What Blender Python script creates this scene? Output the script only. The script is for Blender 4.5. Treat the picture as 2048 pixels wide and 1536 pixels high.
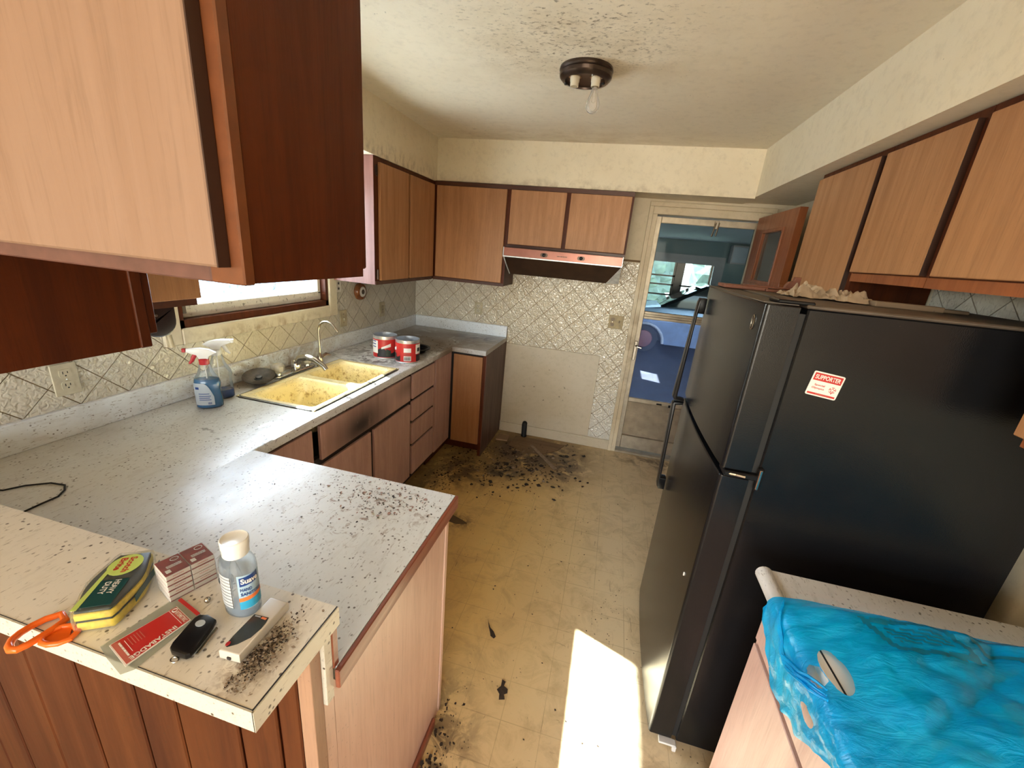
import bpy, bmesh, math, random
from mathutils import Vector, Matrix

random.seed(7)
S = bpy.context.scene
COL = S.collection
for o in list(bpy.data.objects):
    bpy.data.objects.remove(o)

# ------------------------------------------------------------------ camera, sky, sun, exposure
CAM = Vector((1.7882, -3.5786, 1.6754))
yaw, pit, rol, FPX = 0.2172, -0.3149, 0.0912, 822.6
fw = Vector((-math.sin(yaw) * math.cos(pit), math.cos(yaw) * math.cos(pit), math.sin(pit)))
rt = Vector((math.cos(yaw), math.sin(yaw), 0))
up = rt.cross(fw)
r2 = rt * math.cos(rol) + up * math.sin(rol)
u2 = -rt * math.sin(rol) + up * math.cos(rol)
cam = bpy.data.cameras.new('camera')
cam.sensor_width = 36
cam.lens = FPX / 2048 * 36
cam.clip_start = 0.03
co = bpy.data.objects.new('camera', cam)
COL.objects.link(co)
co.matrix_world = Matrix(((r2.x, u2.x, -fw.x, CAM.x), (r2.y, u2.y, -fw.y, CAM.y), (r2.z, u2.z, -fw.z, CAM.z), (0, 0, 0, 1)))
S.camera = co

S.view_settings.view_transform = 'Standard'
S.view_settings.look = 'None'
S.view_settings.gamma = 1
S.view_settings.use_curve_mapping = False
S.view_settings.exposure = 2.92

world = bpy.data.worlds.new('world')
S.world = world
world.use_nodes = True
wt = world.node_tree
bg = wt.nodes['Background']
sky = wt.nodes.new('ShaderNodeTexSky')
sky.sky_type = 'NISHITA'
sky.sun_disc = False
sky.sun_elevation = math.radians(35)
sky.sun_rotation = math.radians(-69)
sky.air_density = 1.0
sky.dust_density = 1.5
haze = wt.nodes.new('ShaderNodeMix')
haze.data_type = 'RGBA'
haze.inputs[0].default_value = 0.55
haze.inputs[7].default_value = (3.4, 3.0, 2.45, 1)
wt.links.new(sky.outputs['Color'], haze.inputs[6])
wt.links.new(haze.outputs[2], bg.inputs['Color'])
bg.inputs['Strength'].default_value = 0.70

SUN = Vector((1.0, -0.38, -0.741)).normalized()
sl = bpy.data.lights.new('sun', 'SUN')
sl.energy = 20
sl.angle = math.radians(0.6)
sl.color = (1.0, 0.93, 0.80)
so = bpy.data.objects.new('sun', sl)
COL.objects.link(so)
so.location = (-6, 3, 6)
so.rotation_euler = SUN.to_track_quat('-Z', 'Y').to_euler()


def sky_portal(name, loc, direction, sx, sy):
    """guides sky samples through one of the real window openings; emits nothing itself"""
    a = bpy.data.lights.new(name, 'AREA')
    a.shape = 'RECTANGLE'
    a.size, a.size_y = sx, sy
    a.cycles.is_portal = True
    ob = bpy.data.objects.new(name, a)
    COL.objects.link(ob)
    ob.location = loc
    ob.rotation_euler = Vector(direction).to_track_quat('-Z', 'Z').to_euler()
    return ob


sky_portal('living_window_sky', (1.4, -7.16, 1.325), (0, 1, 0), 2.8, 1.85)
sky_portal('kitchen_window_sky', (-0.14, -1.725, 1.63), (1, 0, 0), 0.98, 0.82)


# ------------------------------------------------------------------ materials
def rgb(r, g, b):
    f = lambda c: (c / 255 / 12.92) if c <= 10 else ((c / 255 + 0.055) / 1.055) ** 2.4
    return (f(r), f(g), f(b), 1)


class NT:
    def __init__(s, name):
        s.m = bpy.data.materials.new(name)
        s.m.use_nodes = True
        s.t = s.m.node_tree
        s.b = s.t.nodes['Principled BSDF']
        s.out = s.t.nodes['Material Output']
        s._pos = None

    def node(s, typ, **kw):
        n = s.t.nodes.new(typ)
        for k, v in kw.items():
            setattr(n, k, v)
        return n

    def set(s, sock, v):
        if isinstance(v, bpy.types.NodeSocket):
            s.t.links.new(v, sock)
        elif v is not None:
            sock.default_value = v

    @property
    def pos(s):
        if s._pos is None:
            s._pos = s.node('ShaderNodeNewGeometry').outputs['Position']
        return s._pos

    @property
    def obj(s):
        return s.node('ShaderNodeTexCoord').outputs['Object']

    def mapv(s, sc=(1, 1, 1), vec=None, rot=(0, 0, 0), loc=(0, 0, 0)):
        n = s.node('ShaderNodeMapping')
        s.set(n.inputs['Vector'], vec or s.pos)
        n.inputs['Scale'].default_value = sc
        n.inputs['Rotation'].default_value = rot
        n.inputs['Location'].default_value = loc
        return n.outputs['Vector']

    def noise(s, scale=5, detail=4, rough=0.55, vec=None, dist=0.0):
        n = s.node('ShaderNodeTexNoise')
        s.set(n.inputs['Vector'], vec or s.pos)
        n.inputs['Scale'].default_value = scale
        n.inputs['Detail'].default_value = detail
        n.inputs['Roughness'].default_value = rough
        n.inputs['Distortion'].default_value = dist
        return n.outputs['Fac']

    def voro(s, scale=5, vec=None, rand=1.0, feature='F1'):
        n = s.node('ShaderNodeTexVoronoi', feature=feature)
        s.set(n.inputs['Vector'], vec or s.pos)
        n.inputs['Scale'].default_value = scale
        n.inputs['Randomness'].default_value = rand
        return n.outputs['Distance']

    def step(s, v, a, b, lo=0.0, hi=1.0):
        n = s.node('ShaderNodeMapRange')
        s.set(n.inputs[0], v)
        n.inputs[1].default_value = a
        n.inputs[2].default_value = b
        n.inputs[3].default_value = lo
        n.inputs[4].default_value = hi
        n.clamp = True
        return n.outputs[0]

    def math(s, op, a, b=0.0):
        n = s.node('ShaderNodeMath', operation=op)
        s.set(n.inputs[0], a)
        s.set(n.inputs[1], b)
        return n.outputs[0]

    def mul(s, a, b):
        return s.math('MULTIPLY', a, b)

    def mix(s, f, a, b):
        n = s.node('ShaderNodeMix', data_type='RGBA')
        s.set(n.inputs[0], f)
        s.set(n.inputs[6], a)
        s.set(n.inputs[7], b)
        return n.outputs[2]

    def blob(s, c, r, edge=0.5, vec=None):
        """1 inside an ellipsoid round c, fading to 0 at its rim"""
        n = s.node('ShaderNodeVectorMath', operation='SUBTRACT')
        s.set(n.inputs[0], vec or s.pos)
        n.inputs[1].default_value = c
        d = s.node('ShaderNodeVectorMath', operation='DIVIDE')
        s.set(d.inputs[0], n.outputs[0])
        d.inputs[1].default_value = r
        l = s.node('ShaderNodeVectorMath', operation='LENGTH')
        s.set(l.inputs[0], d.outputs[0])
        return s.step(l.outputs['Value'], 1 - edge, 1.0, 1, 0)

    def xyz(s, vec=None):
        n = s.node('ShaderNodeSeparateXYZ')
        s.set(n.inputs[0], vec or s.pos)
        return n.outputs

    def bump(s, h, strength=0.3, dist=0.01):
        n = s.node('ShaderNodeBump')
        n.inputs['Strength'].default_value = strength
        n.inputs['Distance'].default_value = dist
        s.set(n.inputs['Height'], h)
        s.t.links.new(n.outputs[0], s.b.inputs['Normal'])

    def fin(s, col=None, rough=0.5, metal=0.0, spec=0.5, **kw):
        s.set(s.b.inputs['Base Color'], col)
        s.set(s.b.inputs['Roughness'], rough)
        s.b.inputs['Metallic'].default_value = metal
        s.b.inputs['Specular IOR Level'].default_value = spec
        for k, v in kw.items():
            s.set(s.b.inputs[k.replace('_', ' ')], v)
        return s.m

    def clear(s, col, alpha, rough=0.1):
        """thin clear film or pane: part see-through, part glossy surface"""
        t = s.node('ShaderNodeBsdfTransparent')
        t.inputs[0].default_value = col
        mx = s.node('ShaderNodeMixShader')
        s.set(mx.inputs[0], alpha)
        s.t.links.new(t.outputs[0], mx.inputs[1])
        s.t.links.new(s.b.outputs[0], mx.inputs[2])
        s.t.links.new(mx.outputs[0], s.out.inputs['Surface'])
        return s.m


_cache = {}


def plain(name, col, rough=0.5, metal=0.0, spec=0.5, var=0.12, scale=9):
    if name in _cache:
        return _cache[name]
    n = NT(name)
    c2 = tuple(max(0, c * (1 - var)) for c in col[:3]) + (1,)
    m = n.fin(n.mix(n.step(n.noise(scale, 4), 0.3, 0.7), col, c2), rough, metal, spec)
    _cache[name] = m
    return m


def laminate(name, base=(0.66, 0.67, 0.66, 1), stains=(), dots=1.0, rough=0.33):
    n = NT(name)
    fl = n.noise(1, 4, 0.6, n.mapv((210, 48, 210)), 0.4)
    fleck = n.step(fl, 0.60, 0.67)
    fl2 = n.step(n.noise(1, 3, 0.6, n.mapv((55, 13, 55), loc=(3, 1, 2))), 0.56, 0.75)
    c = n.mix(n.mul(fl2, 0.30), base, (0.34, 0.30, 0.25, 1))
    c = n.mix(n.mul(fleck, 0.55), c, (0.16, 0.12, 0.085, 1))
    sp = n.mul(n.step(n.voro(75), 0.24, 0.15), n.step(n.noise(14, 3), 0.46, 0.56))
    c = n.mix(n.mul(sp, 0.9 * dots), c, (0.055, 0.035, 0.022, 1))
    grime = n.step(n.noise(4.5, 6, 0.65), 0.5, 0.8)
    c = n.mix(n.mul(grime, 0.30), c, (0.28, 0.24, 0.19, 1))
    rr = n.step(grime, 0, 1, rough, rough + 0.25)
    for (ctr, rad, col, k, sc, lo, hi) in stains:
        f = n.mul(n.blob(ctr, rad, 0.7), n.step(n.noise(sc, 7, 0.65, dist=1.2), lo, hi))
        c = n.mix(n.mul(f, k), c, col)
    n.bump(n.noise(90, 2), 0.06, 0.002)
    return n.fin(c, rr)


def wood(name, light, dark, axis='z', rough=0.42, gscale=1.0, wear=0.25, contrast=1.0, spec=0.45):
    n = NT(name)
    long_, wide = 1.6 * gscale, 24 * gscale
    sc = {'z': (wide, wide, long_), 'x': (long_, wide, wide), 'y': (wide, long_, wide)}[axis]
    g = n.noise(1, 7, 0.62, n.mapv(sc), 0.7)
    c = n.mix(n.step(g, 0.5 - 0.22 / contrast, 0.5 + 0.22 / contrast), light, dark)
    fine = n.noise(1, 3, 0.6, n.mapv(tuple(v * 9 for v in sc)))
    c = n.mix(n.mul(n.step(fine, 0.52, 0.72), 0.35), c, tuple(v * 0.62 for v in dark[:3]) + (1,))
    w = n.mul(n.step(n.noise(6, 7, 0.7, dist=1.0), 0.52, 0.75), wear)
    c = n.mix(w, c, tuple(v * 0.55 for v in dark[:3]) + (1,))
    sp = n.mul(n.step(n.voro(70), 0.16, 0.1), n.step(n.noise(4, 3), 0.55, 0.62))
    c = n.mix(n.mul(sp, 0.8 * min(1, wear * 3)), c, (0.03, 0.018, 0.01, 1))
    n.bump(fine, 0.12, 0.002)
    return n.fin(c, n.step(g, 0.3, 0.7, rough - 0.06, rough + 0.10), spec=spec)


OAK_L, OAK_D = (0.47, 0.232, 0.105, 1), (0.34, 0.155, 0.064, 1)
M_DOOR = wood('oak_laminate', OAK_L, OAK_D, 'z', 0.46, 1.0, 0.10)
M_DOOR_NEAR = wood('oak_laminate_fine', (0.285, 0.182, 0.133, 1), (0.238, 0.140, 0.091, 1), 'z', 0.5, 0.55, 0.06, 0.8)
M_FRAME = wood('dark_stained_wood', (0.100, 0.022, 0.005, 1), (0.060, 0.013, 0.0035, 1), 'z', 0.42, 1.0, 0.25, 1.2, 0.22)
M_RAIL = wood('dark_stained_rail', (0.105, 0.032, 0.014, 1), (0.060, 0.018, 0.009, 1), 'x', 0.38, 1.0, 0.2)
M_EDGE = plain('dark_edge_stain', (0.035, 0.012, 0.006, 1), 0.5)
M_DARK = plain('cabinet_inside', (0.012, 0.006, 0.004, 1), 0.8)
M_BASE = wood('worn_base_laminate', (0.54, 0.34, 0.285, 1), (0.41, 0.245, 0.20, 1), 'z', 0.42, 1.0, 0.28)
M_BACKDOOR = wood('back_base_laminate', (0.36, 0.165, 0.065, 1), (0.27, 0.115, 0.042, 1), 'z', 0.45, 1.0, 0.12)
M_PINK = wood('rosy_end_panel', (0.66, 0.45, 0.37, 1), (0.56, 0.355, 0.28, 1), 'z', 0.33, 0.7, 0.12)
M_TRIM = wood('red_edge_trim', (0.28, 0.085, 0.045, 1), (0.19, 0.055, 0.03, 1), 'y', 0.35, 1.0, 0.2)
M_STRIP = wood('tan_wood_strip', (0.36, 0.21, 0.13, 1), (0.30, 0.17, 0.11, 1), 'z', 0.5, 1.0, 0.15)
M_PINE = wood('knotty_paneling', (0.098, 0.026, 0.0062, 1), (0.050, 0.0115, 0.003, 1), 'z', 0.55, 0.45, 0.3, 1.4, 0.18)
M_SALMON = wood('salmon_laminate', (0.62, 0.405, 0.34, 1), (0.53, 0.325, 0.26, 1), 'z', 0.42, 0.8, 0.12)
M_ORANGE = wood('orange_door_wood', (0.33, 0.105, 0.034, 1), (0.21, 0.062, 0.02, 1), 'z', 0.38, 0.8, 0.15)
M_CEDAR = wood('red_board', (0.25, 0.09, 0.05, 1), (0.16, 0.055, 0.03, 1), 'x', 0.5, 1.0, 0.2)
M_GREYWOOD = wood('grey_board', (0.24, 0.17, 0.11, 1), (0.16, 0.11, 0.07, 1), 'x', 0.6, 1.0, 0.2)


def burn_front():
    n = NT('burnt_base_laminate')
    g = n.noise(1, 6, 0.6, n.mapv((24, 24, 1.6)), 0.6)
    c = n.mix(n.step(g, 0.3, 0.7), (0.54, 0.34, 0.285, 1), (0.41, 0.245, 0.20, 1))
    b = n.mul(n.blob((0.63, -1.83, 0.74), (0.2, 0.34, 0.17), 0.9), n.step(n.noise(5, 5, 0.6), 0.12, 0.42))
    c = n.mix(n.mul(b, 0.97), c, (0.022, 0.017, 0.016, 1))
    b2 = n.mul(n.blob((0.63, -1.30, 0.80), (0.2, 0.25, 0.08), 0.9), 0.6)
    c = n.mix(b2, c, (0.06, 0.035, 0.026, 1))
    sc = n.step(n.noise(1, 2, 0.5, n.mapv((60, 60, 14), rot=(0.7, 0, 0))), 0.73, 0.76)
    c = n.mix(n.mul(sc, 0.5), c, (0.6, 0.5, 0.42, 1))
    return n.fin(c, 0.4)


M_BURN = burn_front()

BROWN = (0.085, 0.052, 0.028, 1)
M_COUNTER = laminate('speckled_white_laminate', stains=[
    ((0.45, -0.40, 0.92), (0.75, 0.62, 0.4), (0.17, 0.105, 0.048, 1), 0.95, 5, 0.24, 0.44),
    ((0.70, -0.20, 0.92), (0.32, 0.2, 0.4), (0.06, 0.045, 0.035, 1), 0.85, 6, 0.38, 0.56),
    ((0.30, -0.95, 0.92), (0.42, 0.40, 0.4), (0.05, 0.028, 0.020, 1), 1.0, 11, 0.50, 0.58),
    ((0.48, -0.75, 0.92), (0.35, 0.32, 0.4), (0.13, 0.075, 0.03, 1), 0.95, 7, 0.36, 0.50),
    ((0.05, -1.80, 0.92), (0.17, 0.62, 0.4), (0.17, 0.115, 0.055, 1), 0.95, 9, 0.26, 0.46),
    ((0.30, -1.27, 0.92), (0.40, 0.13, 0.4), (0.040, 0.024, 0.02, 1), 0.95, 16, 0.46, 0.56),
    ((0.55, -2.45, 0.92), (0.55, 0.30, 0.4), (0.07, 0.055, 0.05, 1), 0.60, 24, 0.60, 0.66),
    ((1.15, -2.65, 0.92), (0.32, 0.24, 0.4), (0.20, 0.115, 0.07, 1), 0.85, 26, 0.56, 0.64),
])
M_SPLASH = laminate('splash_laminate', base=(0.80, 0.85, 0.90, 1), dots=0.8, rough=0.3, stains=[
    ((0.0, -1.75, 0.97), (0.3, 0.75, 0.2), (0.34, 0.25, 0.13, 1), 0.7, 9, 0.4, 0.6),
    ((0.0, -1.75, 0.95), (0.3, 0.70, 0.2), (0.04, 0.03, 0.02, 1), 0.9, 60, 0.60, 0.66)])
M_BAR = laminate('bar_laminate', base=(0.70, 0.66, 0.585, 1), rough=0.30, stains=[
    ((1.345, -3.20, 1.05), (0.055, 0.09, 0.2), (0.20, 0.13, 0.085, 1), 0.8, 60, 0.42, 0.56)])
M_BAREDGE = laminate('bar_edge_laminate', base=(0.58, 0.55, 0.47, 1), rough=0.35, dots=1.2)
M_RCOUNTER = laminate('right_counter_laminate', base=(0.62, 0.585, 0.54, 1))


def paint(name, base, dirt, spots=(), lines=0.0, rough=0.6):
    n = NT(name)
    c = n.mix(n.mul(n.step(n.noise(1.6, 6, 0.6), 0.42, 0.75), 0.55), base, dirt)
    mot = n.step(n.noise(26, 6, 0.7), 0.5, 0.72)
    c = n.mix(n.mul(mot, 0.22), c, tuple(v * 0.55 for v in dirt[:3]) + (1,))
    sp = n.mul(n.step(n.voro(48), 0.14, 0.07), n.step(n.noise(3.5, 4), 0.55, 0.66))
    c = n.mix(n.mul(sp, 0.65), c, (0.05, 0.032, 0.018, 1))
    for (ctr, rad, col, k, sc, lo, hi) in spots:
        f = n.mul(n.blob(ctr, rad, 0.85), n.step(n.noise(sc, 6, 0.6, n.mapv((1, 1.5, 1))), lo, hi))
        c = n.mix(n.mul(f, k), c, col)
    n.bump(n.noise(140, 2), 0.10, 0.002)
    return n.fin(c, rough, spec=0.3)


M_CEIL = paint('stained_ceiling_paint', (0.80, 0.715, 0.56, 1), (0.70, 0.60, 0.44, 1), [
    ((1.50, -1.66, 2.43), (0.50, 0.30, 1), (0.12, 0.08, 0.04, 1), 0.85, 52, 0.55, 0.65),
    ((1.50, -1.90, 2.43), (0.62, 0.28, 1), (0.11, 0.075, 0.04, 1), 0.80, 46, 0.57, 0.66),
    ((1.50, -1.60, 2.43), (0.7, 0.55, 1), (0.38, 0.27, 0.13, 1), 0.35, 6, 0.40, 0.65),
    ((1.30, -0.42, 2.43), (1.3, 0.35, 1), (0.42, 0.29, 0.13, 1), 0.40, 5, 0.42, 0.65),
    ((0.66, -0.50, 2.43), (0.22, 0.12, 1), (0.16, 0.10, 0.05, 1), 0.7, 22, 0.60, 0.68),
])
M_SOFFIT = paint('soffit_paint', (0.82, 0.735, 0.56, 1), (0.66, 0.55, 0.37, 1), [
    ((0.3, -0.9, 2.15), (0.5, 1.0, 0.09), (0.20, 0.13, 0.07, 1), 0.5, 18, 0.45, 0.65),
    ((1.5, -0.3, 2.14), (1.3, 0.3, 0.06), (0.24, 0.15, 0.06, 1), 0.5, 14, 0.45, 0.65)])
M_WALL = paint('cream_wall_paint', (0.68, 0.60, 0.45, 1), (0.52, 0.42, 0.27, 1))
M_CASING = paint('door_casing_paint', (0.66, 0.57, 0.41, 1), (0.42, 0.30, 0.15, 1), [
    ((1.99, -0.02, 0.95), (0.2, 0.2, 0.75), (0.16, 0.085, 0.03, 1), 0.6, 7, 0.4, 0.62)], rough=0.4)
M_WCASING = paint('window_casing_paint', (0.70, 0.64, 0.50, 1), (0.46, 0.34, 0.19, 1), [
    ((0.03, -1.75, 1.17), (0.2, 0.7, 0.05), (0.26, 0.15, 0.06, 1), 0.65, 16, 0.45, 0.62)], rough=0.4)
M_WHITEBOARD = paint('white_patch_board_paint', (0.55, 0.475, 0.355, 1), (0.42, 0.33, 0.20, 1), [
    ((1.33, 0.0, 0.5), (0.45, 0.2, 0.40), (0.06, 0.04, 0.025, 1), 0.85, 20, 0.66, 0.70)], rough=0.4)


def floor_mat():
    n = NT('dirty_yellow_vinyl')
    x = n.xyz()
    big = n.noise(1.3, 5, 0.6)
    c = n.mix(n.step(big, 0.35, 0.7), (0.66, 0.45, 0.165, 1), (0.56, 0.355, 0.105, 1))
    # greyer, paler vinyl towards the fridge side and the near end
    c = n.mix(n.mul(n.step(x[0], 1.35, 2.0), 0.75), c, (0.66, 0.545, 0.37, 1))
    c = n.mix(n.mul(n.step(x[1], -2.2, -3.0), 0.5), c, (0.68, 0.55, 0.36, 1))
    c = n.mix(n.mul(n.step(n.noise(7, 7, 0.7, dist=1.0), 0.48, 0.74), 0.50), c, (0.24, 0.155, 0.065, 1))
    # printed square pattern
    lines = None
    for k, off in ((0, 0.03), (1, 0.05)):
        f = n.math('FRACT', n.math('DIVIDE', n.math('ADD', x[k], 20 + off), 0.1525))
        l = n.step(f, 0.018, 0.026, 1, 0)
        lines = l if lines is None else n.math('MAXIMUM', lines, l)
    c = n.mix(n.mul(lines, n.step(n.noise(3, 4), 0.35, 0.7, 0.05, 0.5)), c, (0.20, 0.13, 0.06, 1))
    # scuffs and specks
    for rot, sc, lo in ((0.5, (70, 9, 1), 0.68), (-0.6, (12, 80, 1), 0.69)):
        s = n.step(n.noise(1, 3, 0.6, n.mapv(sc, rot=(0, 0, rot)), 1.0), lo, lo + 0.05)
        c = n.mix(n.mul(s, 0.55), c, (0.10, 0.06, 0.03, 1))
    sp = n.mul(n.step(n.voro(42), 0.15, 0.08), n.step(n.noise(3.2, 4), 0.52, 0.60))
    c = n.mix(n.mul(sp, 0.85), c, (0.045, 0.028, 0.015, 1))
    # grime
    for ctr, rad, col, k, sc, lo, hi in (
            ((1.25, -0.35, 0), (0.80, 0.68, 1), (0.070, 0.036, 0.014, 1), 0.97, 5, 0.33, 0.48),
            ((0.85, -0.85, 0), (0.38, 0.35, 1), (0.055, 0.032, 0.016, 1), 0.95, 7, 0.40, 0.54),
            ((0.72, -1.15, 0), (0.30, 0.8, 1), (0.10, 0.06, 0.028, 1), 0.85, 6, 0.42, 0.58),
            ((1.15, -0.75, 0), (0.22, 0.16, 1), (0.025, 0.016, 0.012, 1), 0.95, 8, 0.38, 0.5),
            ((1.62, -0.45, 0), (0.20, 0.5, 1), (0.035, 0.02, 0.012, 1), 0.8, 9, 0.47, 0.56),
            ((1.05, -1.46, 0), (0.13, 0.11, 1), (0.06, 0.035, 0.016, 1), 0.9, 13, 0.42, 0.55),
            ((2.35, -0.12, 0), (0.6, 0.16, 1), (0.10, 0.06, 0.03, 1), 0.8, 9, 0.45, 0.6),
            ((1.38, -2.80, 0), (0.26, 0.48, 1), (0.05, 0.028, 0.015, 1), 0.95, 14, 0.44, 0.56),
            ((2.05, -2.75, 0), (0.28, 0.5, 1), (0.12, 0.06, 0.035, 1), 0.75, 11, 0.48, 0.6)):
        c = n.mix(n.mul(n.mul(n.blob(ctr, rad, 0.75), n.step(n.noise(sc, 7, 0.66, dist=0.8), lo, hi)), k), c, col)
    n.bump(n.noise(60, 3), 0.10, 0.003)
    return n.fin(c, n.step(n.noise(5, 4), 0.3, 0.7, 0.30, 0.52))


M_FLOOR = floor_mat()


def tile_mat():
    n = NT('glossy_embossed_tile')
    x = n.xyz()
    c = n.mix(n.step(n.noise(3, 4), 0.35, 0.7), (0.62, 0.59, 0.52, 1), (0.55, 0.51, 0.42, 1))
    c = n.mix(n.mul(n.blob((0.0, -1.75, 1.08), (0.4, 0.75, 0.2), 0.6), 0.45), c, (0.66, 0.56, 0.34, 1))
    c = n.mix(n.mul(n.blob((1.4, 0.0, 1.0), (1.5, 0.3, 1.0), 0.6), 0.65), c, (0.49, 0.40, 0.25, 1))
    sp = n.mul(n.step(n.voro(60), 0.15, 0.08), n.step(n.noise(4, 4), 0.50, 0.60))
    c = n.mix(n.mul(sp, 0.7), c, (0.12, 0.07, 0.03, 1))
    c = n.mix(n.mul(n.step(n.noise(9, 6, 0.7), 0.55, 0.8), 0.35), c, (0.38, 0.28, 0.15, 1))
    n.bump(n.noise(58, 1, 0.5, dist=0.7), 0.60, 0.0105)
    return n.fin(c, 0.06, spec=0.8)


M_TILE = tile_mat()
M_GROUT = plain('tile_groove_board', (0.20, 0.125, 0.06, 1), 0.7)
M_GROUTL = plain('tile_groove_board_left', (0.26, 0.19, 0.11, 1), 0.7)


def black_enamel():
    n = NT('black_textured_enamel')
    c = n.mix(n.mul(n.step(n.noise(7, 5, 0.7), 0.5, 0.8), 0.6), (0.0060, 0.0064, 0.0075, 1), (0.013, 0.012, 0.012, 1))
    n.bump(n.noise(420, 2, 0.5), 0.22, 0.0015)
    return n.fin(c, 0.20, spec=0.32)


M_BLACK = black_enamel()
M_BLACKPL = plain('black_plastic', (0.006, 0.006, 0.007, 1), 0.30, spec=0.22)
M_RUBBER = plain('black_rubber', (0.006, 0.006, 0.006, 1), 0.7)
M_FTOP = plain('dusty_fridge_top', (0.10, 0.075, 0.055, 1), 0.55, var=0.5, scale=14)
M_CHROME = plain('worn_chrome', (0.62, 0.60, 0.56, 1), 0.16, 1.0, var=0.3, scale=30)
M_STEEL = plain('brushed_nickel', (0.50, 0.45, 0.37, 1), 0.25, 1.0, var=0.2)
M_TIN = plain('tin_plate', (0.72, 0.74, 0.76, 1), 0.32, 0.85, var=0.2)
M_ALU = plain('door_aluminium', (0.48, 0.41, 0.31, 1), 0.42, 0.55, var=0.3, scale=14)
M_BRONZE = plain('dark_bronze_metal', (0.085, 0.058, 0.045, 1), 0.30, 0.75, var=0.4, scale=25)
M_GALV = plain('bright_hood_metal', (0.80, 0.83, 0.84, 1), 0.35, 0.45, var=0.35, scale=30)
M_HOODPINK = plain('copper_hood_band', (0.36, 0.14, 0.10, 1), 0.28, 0.35, var=0.25, scale=12)
M_HOODIN = plain('greasy_hood_inside', (0.060, 0.028, 0.014, 1), 0.45, 0.2, var=0.5, scale=10)
M_WHITE = plain('white_plastic', (0.72, 0.71, 0.68, 1), 0.35)
M_CREAMPL = plain('yellowed_plastic', (0.50, 0.43, 0.28, 1), 0.4, var=0.3, scale=25)
M_IVORY = plain('ivory_plastic', (0.56, 0.51, 0.38, 1), 0.35, var=0.25, scale=25)
M_CERAMIC = plain('porcelain', (0.62, 0.56, 0.43, 1), 0.3)
M_RED = plain('red_print', (0.50, 0.025, 0.022, 1), 0.35)
M_REDPL = plain('red_plastic', (0.42, 0.018, 0.025, 1), 0.3)
M_WPRINT = plain('white_print', (0.78, 0.75, 0.70, 1), 0.5)
M_KPRINT = plain('black_print', (0.02, 0.02, 0.022, 1), 0.5)
M_ORANGEPL = plain('orange_plastic', (0.80, 0.135, 0.012, 1), 0.25)
M_WSASH = paint('dirty_white_sash', (0.72, 0.70, 0.64, 1), (0.45, 0.36, 0.24, 1), [
    ((-0.05, -1.75, 1.3), (0.3, 0.8, 0.06), (0.07, 0.05, 0.03, 1), 0.8, 45, 0.60, 0.66)], rough=0.4)
M_DIRT = plain('dark_debris', (0.050, 0.030, 0.018, 1), 0.8, var=0.6, scale=60)
M_DIRTL = plain('light_debris', (0.33, 0.25, 0.18, 1), 0.8, var=0.5, scale=60)
M_PAPER = plain('crumpled_paper', (0.42, 0.315, 0.215, 1), 0.7, var=0.3, scale=20)
M_SCREEN = plain('meter_display', (0.035, 0.042, 0.042, 1), 0.18)
M_LIGHTGREY = plain('meter_case', (0.58, 0.54, 0.48, 1), 0.4)
M_BOXSIDE = plain('matchbox_side', (0.60, 0.53, 0.46, 1), 0.5)
M_BOXTOP = plain('matchbox_top', (0.30, 0.035, 0.03, 1), 0.25, var=0.4, scale=60)
M_FADEDRED = plain('faded_red_print', (0.50, 0.13, 0.10, 1), 0.35)
M_SPONGE = plain('yellow_sponge', (0.80, 0.60, 0.06, 1), 0.75, var=0.35, scale=120)
M_SCOUR = plain('scouring_pad', (0.012, 0.028, 0.022, 1), 0.45, var=0.3, scale=80)
M_GREENLABEL = plain('dark_green_print', (0.008, 0.06, 0.06, 1), 0.3)
M_LIME = plain('lime_print', (0.52, 0.66, 0.16, 1), 0.35)
M_BLUELABEL = plain('navy_print', (0.012, 0.05, 0.22, 1), 0.35)
M_TEALLABEL = plain('sky_blue_print', (0.03, 0.33, 0.56, 1), 0.35)
M_PALEBLUE = plain('pale_blue_print', (0.36, 0.50, 0.62, 1), 0.35)
M_ORANGEPR = plain('orange_print', (0.75, 0.19, 0.05, 1), 0.35)
M_GREYLABEL = plain('silver_label', (0.42, 0.47, 0.52, 1), 0.4)


def yellow_sink():
    n = NT('yellow_enamel')
    c = n.mix(n.step(n.noise(4, 4), 0.35, 0.7), (0.86, 0.74, 0.42, 1), (0.80, 0.64, 0.31, 1))
    z = n.xyz()[2]
    wallz = n.mul(n.step(z, 0.905, 0.87), n.step(z, 0.74, 0.80))
    f = n.mul(n.step(n.noise(42, 4, 0.7), 0.50, 0.66), n.math('ADD', n.mul(wallz, 0.62), 0.14))
    c = n.mix(f, c, (0.30, 0.145, 0.030, 1))
    sp = n.mul(n.step(n.voro(110), 0.22, 0.12), n.step(n.noise(9, 4), 0.44, 0.56))
    c = n.mix(n.mul(sp, 0.85), c, (0.06, 0.03, 0.012, 1))
    return n.fin(c, 0.25)


M_SINK = yellow_sink()
M_RIM = plain('tarnished_rim', (0.10, 0.09, 0.075, 1), 0.4, 0.6, var=0.6, scale=25)


def clear_film(name, col=(1, 1, 1, 1), alpha=0.12, rough=0.08, crinkle=0.0, base=(0.8, 0.8, 0.8, 1), scale=60):
    n = NT(name)
    n.fin(base, rough, spec=0.8)
    if crinkle:
        n.bump(n.noise(scale, 3, 0.6, dist=1.0), crinkle, 0.01)
    lw = n.node('ShaderNodeLayerWeight')
    lw.inputs[0].default_value = 0.35
    return n.clear(col, n.step(lw.outputs['Fresnel'], 0.0, 0.9, alpha, min(1, alpha + 0.55)))


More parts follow.
